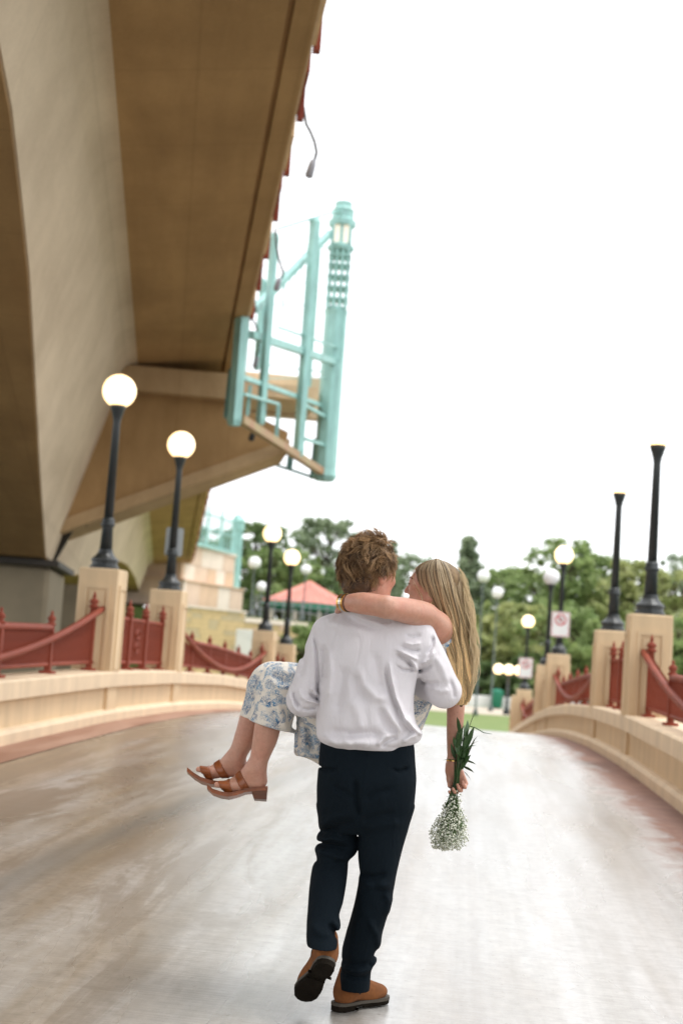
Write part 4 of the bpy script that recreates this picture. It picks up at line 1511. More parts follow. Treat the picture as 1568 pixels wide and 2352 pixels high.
def strands(pts, rad, cols, name, mat, parent):
    """pts (N, M, 3), rad (N, M), cols (N, M, 3): three-sided tubes"""
    N, Mn, _ = pts.shape
    t = np.gradient(pts, axis=1)
    t /= np.linalg.norm(t, axis=2, keepdims=True) + 1e-9
    ref = np.array([0.31, 0.9, 0.17])
    a = np.cross(t, ref)
    a /= np.linalg.norm(a, axis=2, keepdims=True) + 1e-9
    b = np.cross(t, a)
    V = np.stack([pts + rad[..., None] * (a * math.cos(w) + b * math.sin(w)) for w in (0, 2.0944, 4.18879)], 2).reshape(-1, 3)
    base = (np.arange(N)[:, None] * Mn + np.arange(Mn - 1)[None, :]).reshape(-1) * 3
    Q = np.concatenate([np.stack([base + k, base + (k + 1) % 3, base + 3 + (k + 1) % 3, base + 3 + k], 1) for k in range(3)])
    me = rawmesh(name, V, Q, mat, True)
    ca = me.color_attributes.new('Col', 'FLOAT_COLOR', 'POINT')
    cc = np.ones((len(V), 4), np.float32)
    cc[:, :3] = np.repeat(cols.reshape(-1, 3), 3, 0)
    ca.data.foreach_set('color', cc.ravel())
    o = put(name, me)
    if parent is not None:
        world_child(o, parent)
    return o


# ------------------------------------------------------------------ materials of the figures
def skin_mat(name, c, red=(0.62, 0.2, 0.14)):
    m, nt, b = newmat(name)
    f = noise(nt, mapping(nt), 14, 5, 0.6)
    c1 = mixc(nt, ramp(nt, f, 0.35, 0.75, (0, 0, 0), (0.42, 0.42, 0.42)), c, red)
    c1 = mixc(nt, 1.0, c1, ramp(nt, noise(nt, mapping(nt), 55, 6, 0.7), 0.3, 0.7, (0.86, 0.84, 0.83), (1.06, 1.06, 1.06)), 'MULTIPLY')
    c1 = mixc(nt, 1.0, c1, ramp(nt, noise(nt, mapping(nt), 170, 2, 0.5), 0.25, 0.36, (0.80, 0.72, 0.68), (1, 1, 1)), 'MULTIPLY')
    nt.links.new(c1, b.inputs['Base Color'])
    b.inputs['Roughness'].default_value = 0.48
    b.inputs['Subsurface Weight'].default_value = 0.25
    b.inputs['Subsurface Radius'].default_value = (0.012, 0.005, 0.003)
    b.inputs['Subsurface Scale'].default_value = 0.5
    bump(nt, b, noise(nt, mapping(nt), 260, 3), 0.08, 0.002)
    return m


M['skin_m'] = skin_mat('fair flushed skin', (0.56, 0.29, 0.20))
M['skin_w'] = skin_mat('tanned skin', (0.52, 0.285, 0.20), (0.50, 0.17, 0.115))


def cloth_mat(name, col, wrinkle, rough=0.8, sheen=0.1, sc=1.0):
    m, nt, b = newmat(name)
    f = noise(nt, mapping(nt), 5, 4)
    nt.links.new(mixc(nt, ramp(nt, f, 0.3, 0.7), tuple(c * 0.93 for c in col), col), b.inputs['Base Color'])
    b.inputs['Roughness'].default_value = rough
    b.inputs['Sheen Weight'].default_value = sheen
    b.inputs['Specular IOR Level'].default_value = 0.12
    h1 = noise(nt, mapping(nt, (1, 1, 0.45)), 16 * sc, 3, 0.5, 0.6)
    h2 = noise(nt, mapping(nt), 420, 2)
    a = nt.nodes.new('ShaderNodeMath')
    a.operation = 'MULTIPLY_ADD'
    nt.links.new(h2, a.inputs[0])
    a.inputs[1].default_value = 0.06
    nt.links.new(h1, a.inputs[2])
    bump(nt, b, a.outputs[0], wrinkle, 0.02)
    return m


M['shirt'] = cloth_mat('white cotton', (0.68, 0.655, 0.68), 0.6)
M['trouser'] = cloth_mat('navy twill', (0.0038, 0.0078, 0.0118), 0.5, 0.9, 0.0)


def dress_mat():
    m, nt, b = newmat('cream dress cloth printed with blue flowers')
    v = mapping(nt)
    big = noise(nt, v, 13, 3, 0.5, 1.6)
    fine = noise(nt, v, 62, 4, 0.65, 2.2)
    vo = node(nt, 'ShaderNodeTexVoronoi', Scale=48.0)
    nt.links.new(v, vo.inputs['Vector'])
    pet = ramp(nt, vo.outputs['Distance'], 0.30, 0.42, (1, 1, 1), (0, 0, 0))
    reg = ramp(nt, big, 0.44, 0.52)
    det = ramp(nt, fine, 0.44, 0.52)
    k = mixc(nt, 1.0, mixc(nt, 1.0, reg, det, 'MULTIPLY'), mixc(nt, 0.35, (1, 1, 1), pet), 'MULTIPLY')
    lines = mixc(nt, 1.0, ramp(nt, noise(nt, v, 95, 2, 0.5, 3), 0.57, 0.62), ramp(nt, big, 0.38, 0.5), 'MULTIPLY')
    ink = mixc(nt, 1.0, k, lines, 'LIGHTEN')
    blue = mixc(nt, ramp(nt, noise(nt, v, 30, 2), 0.35, 0.65), (0.025, 0.085, 0.20), (0.10, 0.26, 0.44))
    nt.links.new(mixc(nt, ink, (0.74, 0.69, 0.61), blue), b.inputs['Base Color'])
    b.inputs['Roughness'].default_value = 0.8
    b.inputs['Specular IOR Level'].default_value = 0.2
    bump(nt, b, noise(nt, mapping(nt), 28, 4, 0.55, 0.8), 0.35, 0.015)
    return m


M['dress'] = dress_mat()


def hair_mat(name, rough=0.42):
    m, nt, b = newmat(name)
    at = node(nt, 'ShaderNodeVertexColor')
    at.layer_name = 'Col'
    nt.links.new(at.outputs[0], b.inputs['Base Color'])
    b.inputs['Roughness'].default_value = rough
    b.inputs['Specular IOR Level'].default_value = 0.35
    return m


M['hair'] = hair_mat('hair strands')
M['scalp_m'] = pm('dark brown hair mass', (0.085, 0.042, 0.016), 0.6, 0.3, 40, bmp=0.6, bscale=70)
M['scalp_w'] = pm('dark blonde hair mass', (0.20, 0.125, 0.055), 0.6, 0.3, 30, sc=(1, 1, 0.1), bmp=0.5, bscale=70)
M['suede'] = pm('tan suede', (0.21, 0.073, 0.018), 0.95, 0.18, 18, bmp=0.35, bscale=260, bdist=0.003)
M['sole'] = pm('dark rubber sole', (0.013, 0.010, 0.007), 0.9, 0.2, 20, bmp=0.3, bscale=120, spec=0.08)
M['welt'] = pm('grey brown welt', (0.065, 0.055, 0.042), 0.7, 0.15, 30)
M['gore'] = pm('black elastic gore', (0.012, 0.012, 0.013), 0.85, 0.1, 30, bmp=0.5, bscale=200)
M['leather'] = pm('polished tan leather', (0.27, 0.075, 0.02), 0.32, 0.18, 25, bmp=0.15, bscale=90)
M['heel'] = pm('stacked brown heel', (0.13, 0.042, 0.016), 0.4, 0.2, 12, sc=(1, 1, 8))
M['insole'] = pm('pale insole', (0.72, 0.62, 0.52), 0.6, 0.05, 10)
M['gold'] = pm('gold', (0.75, 0.46, 0.14), 0.28, 0.05, 10, metal=1.0)
M['silver'] = pm('steel', (0.62, 0.60, 0.56), 0.3, 0.05, 10, metal=1.0)
M['nail'] = pm('pale nail varnish', (0.78, 0.6, 0.56), 0.2, 0.03, 10)
M['brow'] = pm('brown lashes', (0.06, 0.035, 0.02), 0.8, 0.1, 10)
M['stem'] = pm('dark green stems', (0.035, 0.085, 0.018), 0.5, 0.25, 30)
M['leaf'] = pm('dark glossy leaves', (0.022, 0.060, 0.016), 0.4, 0.3, 20, col2=(0.05, 0.11, 0.03))
M['bloom'] = pm('tiny cream blossom', (0.70, 0.72, 0.60), 0.7, 0.12, 90)


# ------------------------------------------------------------------ the man (seen from behind, walking)
YM = 5.40
z1px = lambda X, Y_: ((1000 + X / 2.24) / 1.5944, (2150 + Y_ / 2.24) / 1.5944)


def outline(lst, Y):
    """list of photo points (x, y[, Y]) -> arrays z ascending, x"""
    q = np.array([P(p[0], p[1], p[2] if len(p) > 2 else Y) for p in lst])
    o = np.argsort(q[:, 2])
    return q[o, 2], q[o, 0]


def loft_px(fd, left, right, yc, ry, k=0.02, pw=2.3, n=26, Y=YM):
    """yc, ry: lists of (photo row, value)"""
    zl, xl = outline(left, Y)
    zr_, xr = outline(right, Y)
    z0, z1 = max(zl[0], zr_[0]) if False else (zl[0] + zr_[0]) / 2, (zl[-1] + zr_[-1]) / 2
    zs = np.linspace(z0, z1, n)
    rows = [(P(840, r_, Y)[2], v) for r_, v in yc]
    rows.sort()
    ryr = sorted((P(840, r_, Y)[2], v) for r_, v in ry)
    fd.loft(zs, smooth_interp(zs, zl, xl), smooth_interp(zs, zr_, xr), smooth_interp(zs, [a for a, _ in rows], [b for _, b in rows]), smooth_interp(zs, [a for a, _ in ryr], [b for _, b in ryr]), k, pw)


fb = Field((-0.35, 5.08, -0.01), (0.62, 5.98, 1.86), 0.006)
HC = P(851, 1316, 5.43)
HR, HL = head(fb, HC, (0.78, 0.62, -0.05), (0.06, 0, 1), 1.0, 0.09, 1.05, P(866, 1425, 5.45), 0.052)
fb.chain([P(850, 1470, 5.45), P(842, 1560, 5.45), P(840, 1700, 5.45)], [0.07, 0.085, 0.085], 0.03)
fb.cone(P(770, 1462, 5.45), P(945, 1467, 5.45), 0.032, 0.032, 0.02)
fb.chain([P(756, 1465, 5.44), P(702, 1606, 5.44), P(748, 1596, 5.68)], [0.032, 0.034, 0.028], 0.02)
hand(fb, P(750, 1595, 5.69), (0.8, 0.45, 0.35), (0.1, -0.5, 0.9), 1, (0.3, 0.4, 0.3), 1.1)
fb.chain([P(956, 1470, 5.44), P(1014, 1582, 5.46), P(958, 1560, 5.70)], [0.045, 0.038, 0.028], 0.02)
hand(fb, P(955, 1559, 5.71), (-0.8, 0.35, 0.25), (0, -0.8, 0.5), -1, (0.3, 0.4, 0.3), 1.1)
fb.chain([P(795, 1760, 5.44), P(772, 1940, 5.475), P(760, 1990, 5.45), P(741, 2165, 5.25)], [0.06, 0.045, 0.042, 0.03], 0.02)
fb.chain([P(890, 1760, 5.44), P(868, 2000, 5.42), P(818, 2248, 5.44)], [0.06, 0.045, 0.03], 0.02)
man = fbuild(fb, 'person', 'skin_m')
tag(man, 'man in white shirt and navy trousers walking away, carrying a woman in his arms', 'person')

# shirt
fs = Field((-0.30, 5.18, 0.86), (0.56, 5.86, 1.62), 0.0042)
loft_px(fs,
        [(800, 1390), (770, 1406), (744, 1422), (727, 1445), (722, 1480), (722, 1520), (726, 1560), (727, 1620), (725, 1660), (727, 1690), (738, 1706), (765, 1722)],
        [(945, 1392), (965, 1416), (980, 1432), (988, 1450), (988, 1480), (974, 1520), (957, 1558), (950, 1600), (951, 1640), (960, 1675), (968, 1692), (962, 1704), (930, 1718)],
        [(1390, 5.425), (1450, 5.43), (1600, 5.425), (1720, 5.43)],
        [(1390, 0.05), (1412, 0.075), (1440, 0.098), (1500, 0.122), (1600, 0.128), (1690, 0.138), (1708, 0.136), (1722, 0.118)], 0.015, 2.25, 40)
fs.chain([P(752, 1452, 5.43), P(718, 1530, 5.43), P(697, 1605, 5.435)], [0.058, 0.056, 0.060], 0.022)
fs.cone(P(697, 1607, 5.435), P(728, 1612, 5.60), 0.062, 0.058, 0.02)
fs.cone(P(728, 1612, 5.57), P(736, 1612, 5.60), 0.066, 0.066, 0.006)
fs.chain([P(958, 1460, 5.43), P(990, 1520, 5.435), P(1020, 1586, 5.455)], [0.064, 0.063, 0.061], 0.022)
fs.cone(P(1020, 1588, 5.455), P(972, 1572, 5.62), 0.061, 0.055, 0.02)
# collar roll
fs.chain([P(800, 1402, 5.39), P(850, 1400, 5.345), P(910, 1404, 5.355), P(945, 1410, 5.40)], [0.022, 0.024, 0.024, 0.02], 0.02)
fs.ripple(0.0008, (16, 30), 3)


def sf(lst, h, w):
    fs.fold([P(*z1px(*p), 5.33) for p in lst], h * 1.85, w * 0.64)


for lst, h, w in (
    ([(948, 600), (960, 720), (1000, 900), (1080, 1080), (1175, 1195)], 0.013, 0.013), ([(925, 640), (945, 780), (985, 920), (1055, 1085)], -0.010, 0.017),
    ([(1000, 640), (1060, 680), (1165, 684)], -0.006, 0.008), ([(1000, 505), (1110, 560), (1195, 600)], 0.009, 0.011), ([(1010, 545), (1090, 600), (1150, 660)], -0.008, 0.012),
    ([(1060, 450), (1140, 470), (1215, 455)], 0.006, 0.010), ([(1040, 480), (1130, 520), (1210, 520)], -0.006, 0.010), ([(1120, 590), (1165, 640), (1180, 700)], 0.008, 0.010),
    ([(1080, 400), (1150, 410), (1220, 390)], -0.004, 0.012),
    ([(330, 380), (352, 520), (362, 700), (364, 1000)], -0.008, 0.010), ([(400, 470), (420, 620), (400, 800)], -0.007, 0.022), ([(450, 520), (470, 700), (440, 950)], 0.008, 0.022),
    ([(600, 640), (560, 820), (520, 1060)], -0.008, 0.030), ([(690, 640), (740, 800), (840, 900), (940, 920)], 0.008, 0.024), ([(660, 700), (700, 860), (800, 960)], -0.007, 0.026),
    ([(820, 520), (860, 700), (900, 860)], -0.006, 0.026), ([(640, 900), (700, 1050), (720, 1180)], 0.006, 0.03), ([(860, 980), (930, 1120), (1010, 1210)], -0.008, 0.026), ([(900, 960), (985, 1100), (1060, 1200)], 0.007, 0.02),
    ([(470, 1180), (640, 1210), (800, 1190), (900, 1230)], -0.010, 0.024), ([(400, 1230), (520, 1275), (680, 1265), (860, 1290)], 0.012, 0.024), ([(850, 1300), (890, 1240), (960, 1200)], 0.010, 0.014), ([(880, 1310), (930, 1260), (1020, 1220)], -0.009, 0.014),
    ([(1050, 1280), (1120, 1230), (1190, 1210)], 0.010, 0.016), ([(640, 1330), (600, 1250), (560, 1180)], 0.006, 0.02), ([(1100, 1050), (1150, 1150), (1230, 1222)], 0.013, 0.014),
    ([(560, 210), (700, 300), (860, 340)], -0.006, 0.022), ([(420, 260), (560, 330), (760, 380)], 0.005, 0.028), ([(640, 210), (780, 280), (960, 330)], 0.005, 0.016),
    ([(240, 480), (250, 640), (200, 760)], -0.006, 0.018), ([(160, 860), (175, 930), (215, 990)], -0.009, 0.010), ([(140, 900), (160, 980), (210, 1040)], 0.008, 0.010), ([(200, 830), (230, 900), (300, 950)], 0.006, 0.012),
    ([(300, 830), (335, 860), (365, 900)], 0.009, 0.008), ([(290, 870), (330, 905), (368, 940)], -0.009, 0.008), ([(270, 930), (320, 945), (368, 960)], 0.008, 0.009), ([(230, 1000), (290, 1010), (350, 990)], -0.007, 0.010),
    ([(1270, 560), (1310, 480), (1320, 400)], -0.008, 0.012), ([(1220, 640), (1290, 590), (1330, 520)], 0.009, 0.012), ([(1190, 700), (1250, 680), (1310, 640)], -0.008, 0.012), ([(1330, 560), (1400, 680), (1440, 800)], 0.005, 0.02),
    ([(1460, 760), (1490, 850), (1500, 920)], -0.006, 0.012), ([(1300, 830), (1380, 860), (1460, 850)], 0.005, 0.016), ([(1240, 780), (1300, 800), (1370, 790)], -0.005, 0.014)):
    sf(lst, h, w)
fs.plane_cut(P(760, 1725, 5.4), (0.02, 0, -1))
shirt = fbuild(fs, 'shirt', 'shirt', man, 0)

# trousers
fp = Field((-0.16, 5.02, 0.05), (0.42, 5.66, 1.06), 0.005)
loft_px(fp, [(738, 1700), (735, 1712), (731, 1750), (727, 1800), (727, 1850), (735, 1885), (752, 1915)],
        [(948, 1698), (951, 1712), (953, 1750), (955, 1800), (951, 1850), (938, 1885), (910, 1915)],
        [(1700, 5.43), (1800, 5.425), (1915, 5.43)], [(1700, 0.105), (1750, 0.118), (1800, 0.132), (1850, 0.125), (1890, 0.10), (1915, 0.07)], 0.02, 2.3, 22)
YL = lambda y: float(np.interp(y, (1850, 1955, 2180), (5.43, 5.47, 5.20)))
LL = [(728, 1850), (731, 1902), (727, 1928), (730, 1938), (723, 1948), (726, 1967), (717, 1996), (709, 2058), (705, 2110), (703, 2157), (705, 2176)]
LR = [(822, 1850), (822, 1885), (818, 1910), (822, 1936), (820, 1952), (811, 1967), (799, 1978), (797, 2006), (789, 2071), (779, 2110), (777, 2157), (774, 2180)]
loft_px(fp, [(x, y, YL(y)) for x, y in LL], [(x, y, YL(y)) for x, y in LR], [(1850, 5.43), (1955, 5.47), (2010, 5.42), (2180, 5.20)],
        [(1850, 0.09), (1950, 0.085), (2000, 0.085), (2100, 0.08), (2180, 0.075)], 0.012, 2.2, 40)
RL = [(828, 1850), (827, 1885), (826, 1905), (824, 1923), (823, 1967), (825, 2009), (817, 2058), (804, 2110), (793, 2147), (784, 2188), (781, 2240), (779, 2276)]
RRt = [(952, 1850), (939, 1902), (924, 1954), (912, 2006), (903, 2058), (890, 2110), (875, 2162), (865, 2209), (853, 2228), (849, 2273)]
loft_px(fp, RL, RRt, [(1850, 5.43), (2000, 5.415), (2273, 5.43)], [(1850, 0.095), (1950, 0.09), (2060, 0.082), (2200, 0.075), (2273, 0.072)], 0.012, 2.2, 40)
fp.ripple(0.0014, (18, 34), 8)
zpx = lambda X, Y_: ((950 + X / 2.412) / 1.5944, (2950 + Y_ / 2.412) / 1.5944)
for lst, h, w in (
    ([(500, 330), (640, 300), (760, 330)], 0.010, 0.011), ([(495, 365), (620, 370), (800, 400)], -0.012, 0.011), ([(490, 420), (620, 440), (780, 480)], 0.010, 0.014), ([(510, 270), (620, 240), (720, 230)], -0.007, 0.014),
    ([(480, 520), (600, 540), (760, 520)], -0.007, 0.014), ([(640, 960), (690, 1010), (700, 1060)], 0.010, 0.012), ([(600, 1000), (660, 1060), (690, 1140)], -0.009, 0.012), ([(450, 1000), (560, 1060), (660, 1050)], 0.006, 0.016),
    ([(520, 200), (640, 120), (800, 60)], 0.007, 0.016), ([(560, 260), (700, 190), (840, 130)], -0.007, 0.014), ([(900, 140), (1040, 80), (1200, 60)], -0.006, 0.016), ([(920, 220), (1080, 170), (1280, 150)], 0.006, 0.018),
    ([(890, 620), (1000, 640), (1120, 600)], -0.008, 0.014), ([(900, 680), (1020, 720), (1160, 700)], 0.007, 0.016), ([(980, 700), (1080, 760), (1100, 860)], -0.007, 0.018), ([(1080, 760), (1150, 860), (1120, 1000)], 0.007, 0.016),
    ([(960, 1000), (1040, 1150), (1060, 1300)], 0.008, 0.014), ([(1060, 1300), (1000, 1400), (960, 1440)], -0.010, 0.012), ([(1030, 1380), (970, 1460), (800, 1480)], 0.008, 0.014), ([(720, 1480), (820, 1530), (960, 1540)], -0.007, 0.012), ([(720, 1400), (820, 1430), (960, 1400)], -0.006, 0.014),
    ([(880, 100), (850, -60), (840, -250)], -0.012, 0.012), ([(640, -180), (760, -120), (840, -60)], -0.006, 0.012), ([(920, -60), (1020, -120), (1180, -160)], -0.006, 0.014), ([(1160, -330), (1230, -300), (1320, -330)], -0.007, 0.008), ([(520, -330), (600, -310), (700, -320)], -0.007, 0.008)):
    fp.fold([P(*zpx(*p), 5.34) for p in lst], h * 1.5, w * 0.85)
fbuild(fp, 'trousers', 'trouser', man, 0)


# boots
def boot(origin, fwd, up, roll=0.0, bs=1.0, leg=(0, 0, 1)):
    f = np.asarray(fwd, float)
    f /= np.linalg.norm(f)
    u = np.asarray(up, float)
    u = u - f * (u @ f)
    u /= np.linalg.norm(u)
    if roll:
        l_ = np.cross(f, u)
        u = u * math.cos(roll) + l_ * math.sin(roll)
    l = np.cross(u, f)
    MT = Matrix(((f[0], l[0], u[0], origin[0]), (f[1], l[1], u[1], origin[1]), (f[2], l[2], u[2], origin[2]), (0, 0, 0, 1)))
    b = empty('boot')
    fd = Field((-0.06, -0.09, 0.0), (0.33, 0.09, 0.23), 0.0045)
    lg = np.array([f @ np.asarray(leg), l @ np.asarray(leg), u @ np.asarray(leg)])
    sh = np.array([0.066, 0, 0.085]) + lg / np.linalg.norm(lg) * 0.06
    fd.ell((0.045, 0, 0.065), (0.047, 0.037, 0.06), None, 0.02)
    fd.cone((0.05, 0, 0.065), (0.17, 0, 0.052), 0.037, 0.038, 0.03)
    fd.ell((0.215, 0.002, 0.045), (0.075, 0.047, 0.036), None, 0.03)
    fd.cone((0.07, 0, 0.10), (0.2, 0, 0.05), 0.04, 0.034, 0.03)
    fd.cone((0.066, 0, 0.08), sh, 0.040, 0.040, 0.03)
    fd.plane_cut((0, 0, 0.022), (0, 0, -1))
    fd.ripple(0.0006, (50, 90), 5)
    V, Q = fd.mesh(1)
    up_ = put('upper', rawmesh('upper', V, Q, 'suede', True), b)
    out = [(-0.006, 0.012), (0.0, 0.025), (0.02, 0.036), (0.06, 0.038), (0.11, 0.034), (0.15, 0.038), (0.20, 0.048), (0.245, 0.048), (0.275, 0.038), (0.293, 0.018)]
    ring = [(x, -y) for x, y in out] + [(0.298, 0)] + [(x, y) for x, y in out[::-1]] + [(-0.009, 0)]
    def prism(name, mat, z0, z1, x0, x1, grow=0.0):
        pts = [(min(max(x, x0), x1), y * (1 + grow)) for x, y in ring]
        n = len(pts)
        m = MB().add([(x, y, z) for z in (z0, z1) for x, y in pts], [tuple(range(n - 1, -1, -1)), tuple(range(n, 2 * n))] + [(i, (i + 1) % n, n + (i + 1) % n, n + i) for i in range(n)])
        return m.build(name, mat, b)
    prism('welt', 'welt', 0.016, 0.028, -1, 1, 0.06)
    prism('outsole', 'sole', 0.006, 0.0165, -1, 1)
    prism('heel_block', 'sole', -0.006, 0.0062, -1, 0.085)
    prism('forefoot_tread', 'sole', 0.0, 0.0062, 0.13, 1, -0.03)
    m = MB()
    for sgn in (-1, 1):                            # elastic side gores
        pts = [(0.055, 0.135), (0.112, 0.115), (0.112, 0.10), (0.106, 0.075), (0.090, 0.058), (0.074, 0.072), (0.062, 0.10)]
        V = []
        for x, z in pts:
            q = V_side(fd, x, z, sgn)
            V.append((x, q, z))
        n = len(V)
        c0 = (0.088, V_side(fd, 0.088, 0.09, sgn), 0.09)
        m.add(V + [c0], [(i, (i + 1) % n, n) if sgn > 0 else ((i + 1) % n, i, n) for i in range(n)])
    m.build('elastic_gore', 'gore', b, True)
    b.matrix_world = MT @ Matrix.Scale(bs, 4)
    b.parent = man
    b.matrix_parent_inverse = Matrix.Identity(4)
    return b


def V_side(fd, x, z, sgn):
    """outer y of the upper at x, z, plus 2.5 mm"""
    i = int(round((x - fd.lo[0]) / fd.h))
    k = int(round((z - fd.lo[2]) / fd.h))
    ys = fd.ax[1][fd.g[i, :, min(k, fd.n[2] - 1)] < 0]
    if not len(ys):
        return sgn * 0.04
    return float((ys.max() if sgn > 0 else ys.min()) + sgn * 0.004)


bh = P(769, 2326, 5.40)
boot((bh[0], bh[1], 0.010), (0.72, 0.69, 0.0), (0, 0, 1), 0.0, 0.91)
_f = np.array((-0.30, 0.70, -0.65))
_f /= np.linalg.norm(_f)
_u = np.array((0, 0, 1.0)) - _f * _f[2]
_u /= np.linalg.norm(_u)
boot(P(727, 2172, 5.255) - _f * 0.055 - _u * 0.10, _f, (0, 0, 1), math.radians(22), 0.94, (0.10, 0.45, 0.85))

# curly hair: a dark mass with clumped, curling locks over it
fh = Field(HC - 0.17, HC + 0.17, 0.005)
fh.ell(HL(0, -0.022, 0.036), (0.084, 0.100, 0.094), HR, 0.02)
fh.ell(HL(0, -0.062, -0.050), (0.068, 0.050, 0.056), HR, 0.03)
fh.plane_cut(HL(0, 0.038, 0.03), HR @ np.array([0, 0.92, -0.4]))
for sg in (-1, 1):
    fh.ell(HL(sg * 0.088, 0.010, -0.035), (0.024, 0.036, 0.046), HR, 0.01, True)
fh.ripple(0.004, (55, 95), 4)
fbuild(fh, 'hair_mass', 'scalp_m', man)
rg = np.random.default_rng(5)
G, per, Mn = 330, 17, 12
dv = rg.normal(size=(G * 6, 3))
dv /= np.linalg.norm(dv, axis=1)[:, None]
lp = dv * np.array([0.086, 0.102, 0.096]) + np.array([0, -0.022, 0.036])
low = lp[:, 2] < -0.02
lp[low, 2] = -0.02 + (lp[low, 2] + 0.02) * 1.55
lp[low, 1] -= 0.012
ok = (lp[:, 1] * 0.92 - lp[:, 2] * 0.4 < 0.038 * 0.92 - 0.03 * 0.4 - 0.002) & (lp[:, 2] > -0.10) & ~((np.abs(lp[:, 0]) > 0.05) & (lp[:, 2] < 0.022) & (lp[:, 1] > -0.036))
lp, dv = lp[ok][:G], dv[ok][:G]
G = len(lp)
nn_ = dv * np.array([1, 1, 0.7])
nn_ /= np.linalg.norm(nn_, axis=1)[:, None]
top = np.clip((lp[:, 2] - 0.04) / 0.07, 0, 1)
flow = np.stack([0.5 * lp[:, 0] / 0.09 + rg.normal(size=G) * 0.45, -0.35 + rg.normal(size=G) * 0.45, -0.9 * (1 - top) + rg.normal(size=G) * 0.35], 1)
flow -= nn_ * (flow * nn_).sum(1)[:, None]
flow /= np.linalg.norm(flow, axis=1)[:, None]
sd_ = np.cross(nn_, flow)
rep = lambda a_: np.repeat(a_, per, 0)
N = G * per
T = np.linspace(0, 1, Mn)[None, :, None]
ln = rep(rg.uniform(0.035, 0.085, (G, 1, 1))) * rg.uniform(0.75, 1.1, (N, 1, 1))
ph = rep(rg.uniform(0, 6.28, (G, 1, 1))) + rg.normal(size=(N, 1, 1)) * 0.35
cyc = rep(rg.choice([-1, 1], (G, 1, 1)) * rg.uniform(2.2, 6.5, (G, 1, 1)))
amp = rep(rg.uniform(0.005, 0.013, (G, 1, 1))) * rg.uniform(0.75, 1.2, (N, 1, 1))
lift = rep(rg.uniform(0.0, 0.017, (G, 1, 1)) + 0.003 * top[:, None, None]) + rg.normal(size=(N, 1, 1)) * 0.002
jit = rg.normal(size=(N, 1, 3)) * 0.0062
n3, f3, s3 = rep(nn_)[:, None, :], rep(flow)[:, None, :], rep(sd_)[:, None, :]
loc = rep(lp)[:, None, :] + jit * (1 - 0.35 * T) - n3 * 0.005 + f3 * ln * T + n3 * lift * np.sin(T * 2.3) \
    + (s3 * np.sin(cyc * T + ph) + n3 * 0.8 * (np.cos(cyc * T + ph) - 0.3)) * amp * np.clip(T * 2.2, 0, 1)
pts = HC + loc @ HR.T
rad = (0.0013 * (1 - 0.7 * T[..., 0] ** 2)) * rg.uniform(0.6, 1.25, (N, 1))
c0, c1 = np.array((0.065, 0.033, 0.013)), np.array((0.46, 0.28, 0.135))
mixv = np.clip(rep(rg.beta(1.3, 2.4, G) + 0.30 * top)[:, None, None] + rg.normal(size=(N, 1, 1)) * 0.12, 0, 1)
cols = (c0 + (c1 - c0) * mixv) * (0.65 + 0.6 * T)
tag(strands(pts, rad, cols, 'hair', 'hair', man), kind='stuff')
m = MB()
for sg in (-1, 1):
    m.tube([HL(sg * 0.018, 0.096, 0.024), HL(sg * 0.034, 0.093, 0.030), HL(sg * 0.052, 0.078, 0.024)], [0.004, 0.005, 0.002], 6)
wbuild(m, 'eyebrow', 'brow', man, True)

# ------------------------------------------------------------------ the woman (carried)
fw = Field((-0.62, 5.14, 0.50), (0.62, 5.98, 1.86), 0.0042)
WC = P(992, 1347, 5.58)
WR, WL = head(fw, WC, (-0.93, 0.36, 0.02), (0.06, 0.0, 1), 0.92, 0.083, 0.92, P(1004, 1420, 5.60), 0.05, False)
fw.chain([P(1000, 1450, 5.60), P(960, 1560, 5.68), P(885, 1640, 5.72)], [0.082, 0.082, 0.12], 0.05)
# arm round his neck
fw.chain([P(1000, 1440, 5.50), P(975, 1414, 5.43), P(930, 1402, 5.32), P(886, 1394, 5.235)], [0.054, 0.052, 0.047, 0.041], 0.02)
fw.chain([P(886, 1394, 5.235), P(838, 1386, 5.255), P(790, 1384, 5.325)], [0.041, 0.041, 0.028], 0.012)
fw.cone(P(1000, 1440, 5.50), P(1004, 1452, 5.62), 0.055, 0.07, 0.03)
hand(fw, P(788, 1384, 5.33), (0.0, 0.95, -0.15), (0.7, 0.1, -0.6), -1, (0.35, 0.5, 0.3), 0.95)
# hanging arm
fw.chain([P(1030, 1440, 5.66), P(1040, 1530, 5.73), P(1046, 1622, 5.75), P(1043, 1690, 5.745), P(1040, 1752, 5.735)], [0.046, 0.040, 0.036, 0.031, 0.0225], 0.02)
WH = P(1040, 1758, 5.735)
hand(fw, WH, (0.34, 0.0, -0.92), (-0.35, -0.9, -0.1), 1, (0.9, 1.15, 0.8), 0.95, 0.021, 0.0084, (0.25, 0.35))
fw.cone(P(1040, 1750, 5.735), P(1046, 1775, 5.735), 0.023, 0.022, 0.015)
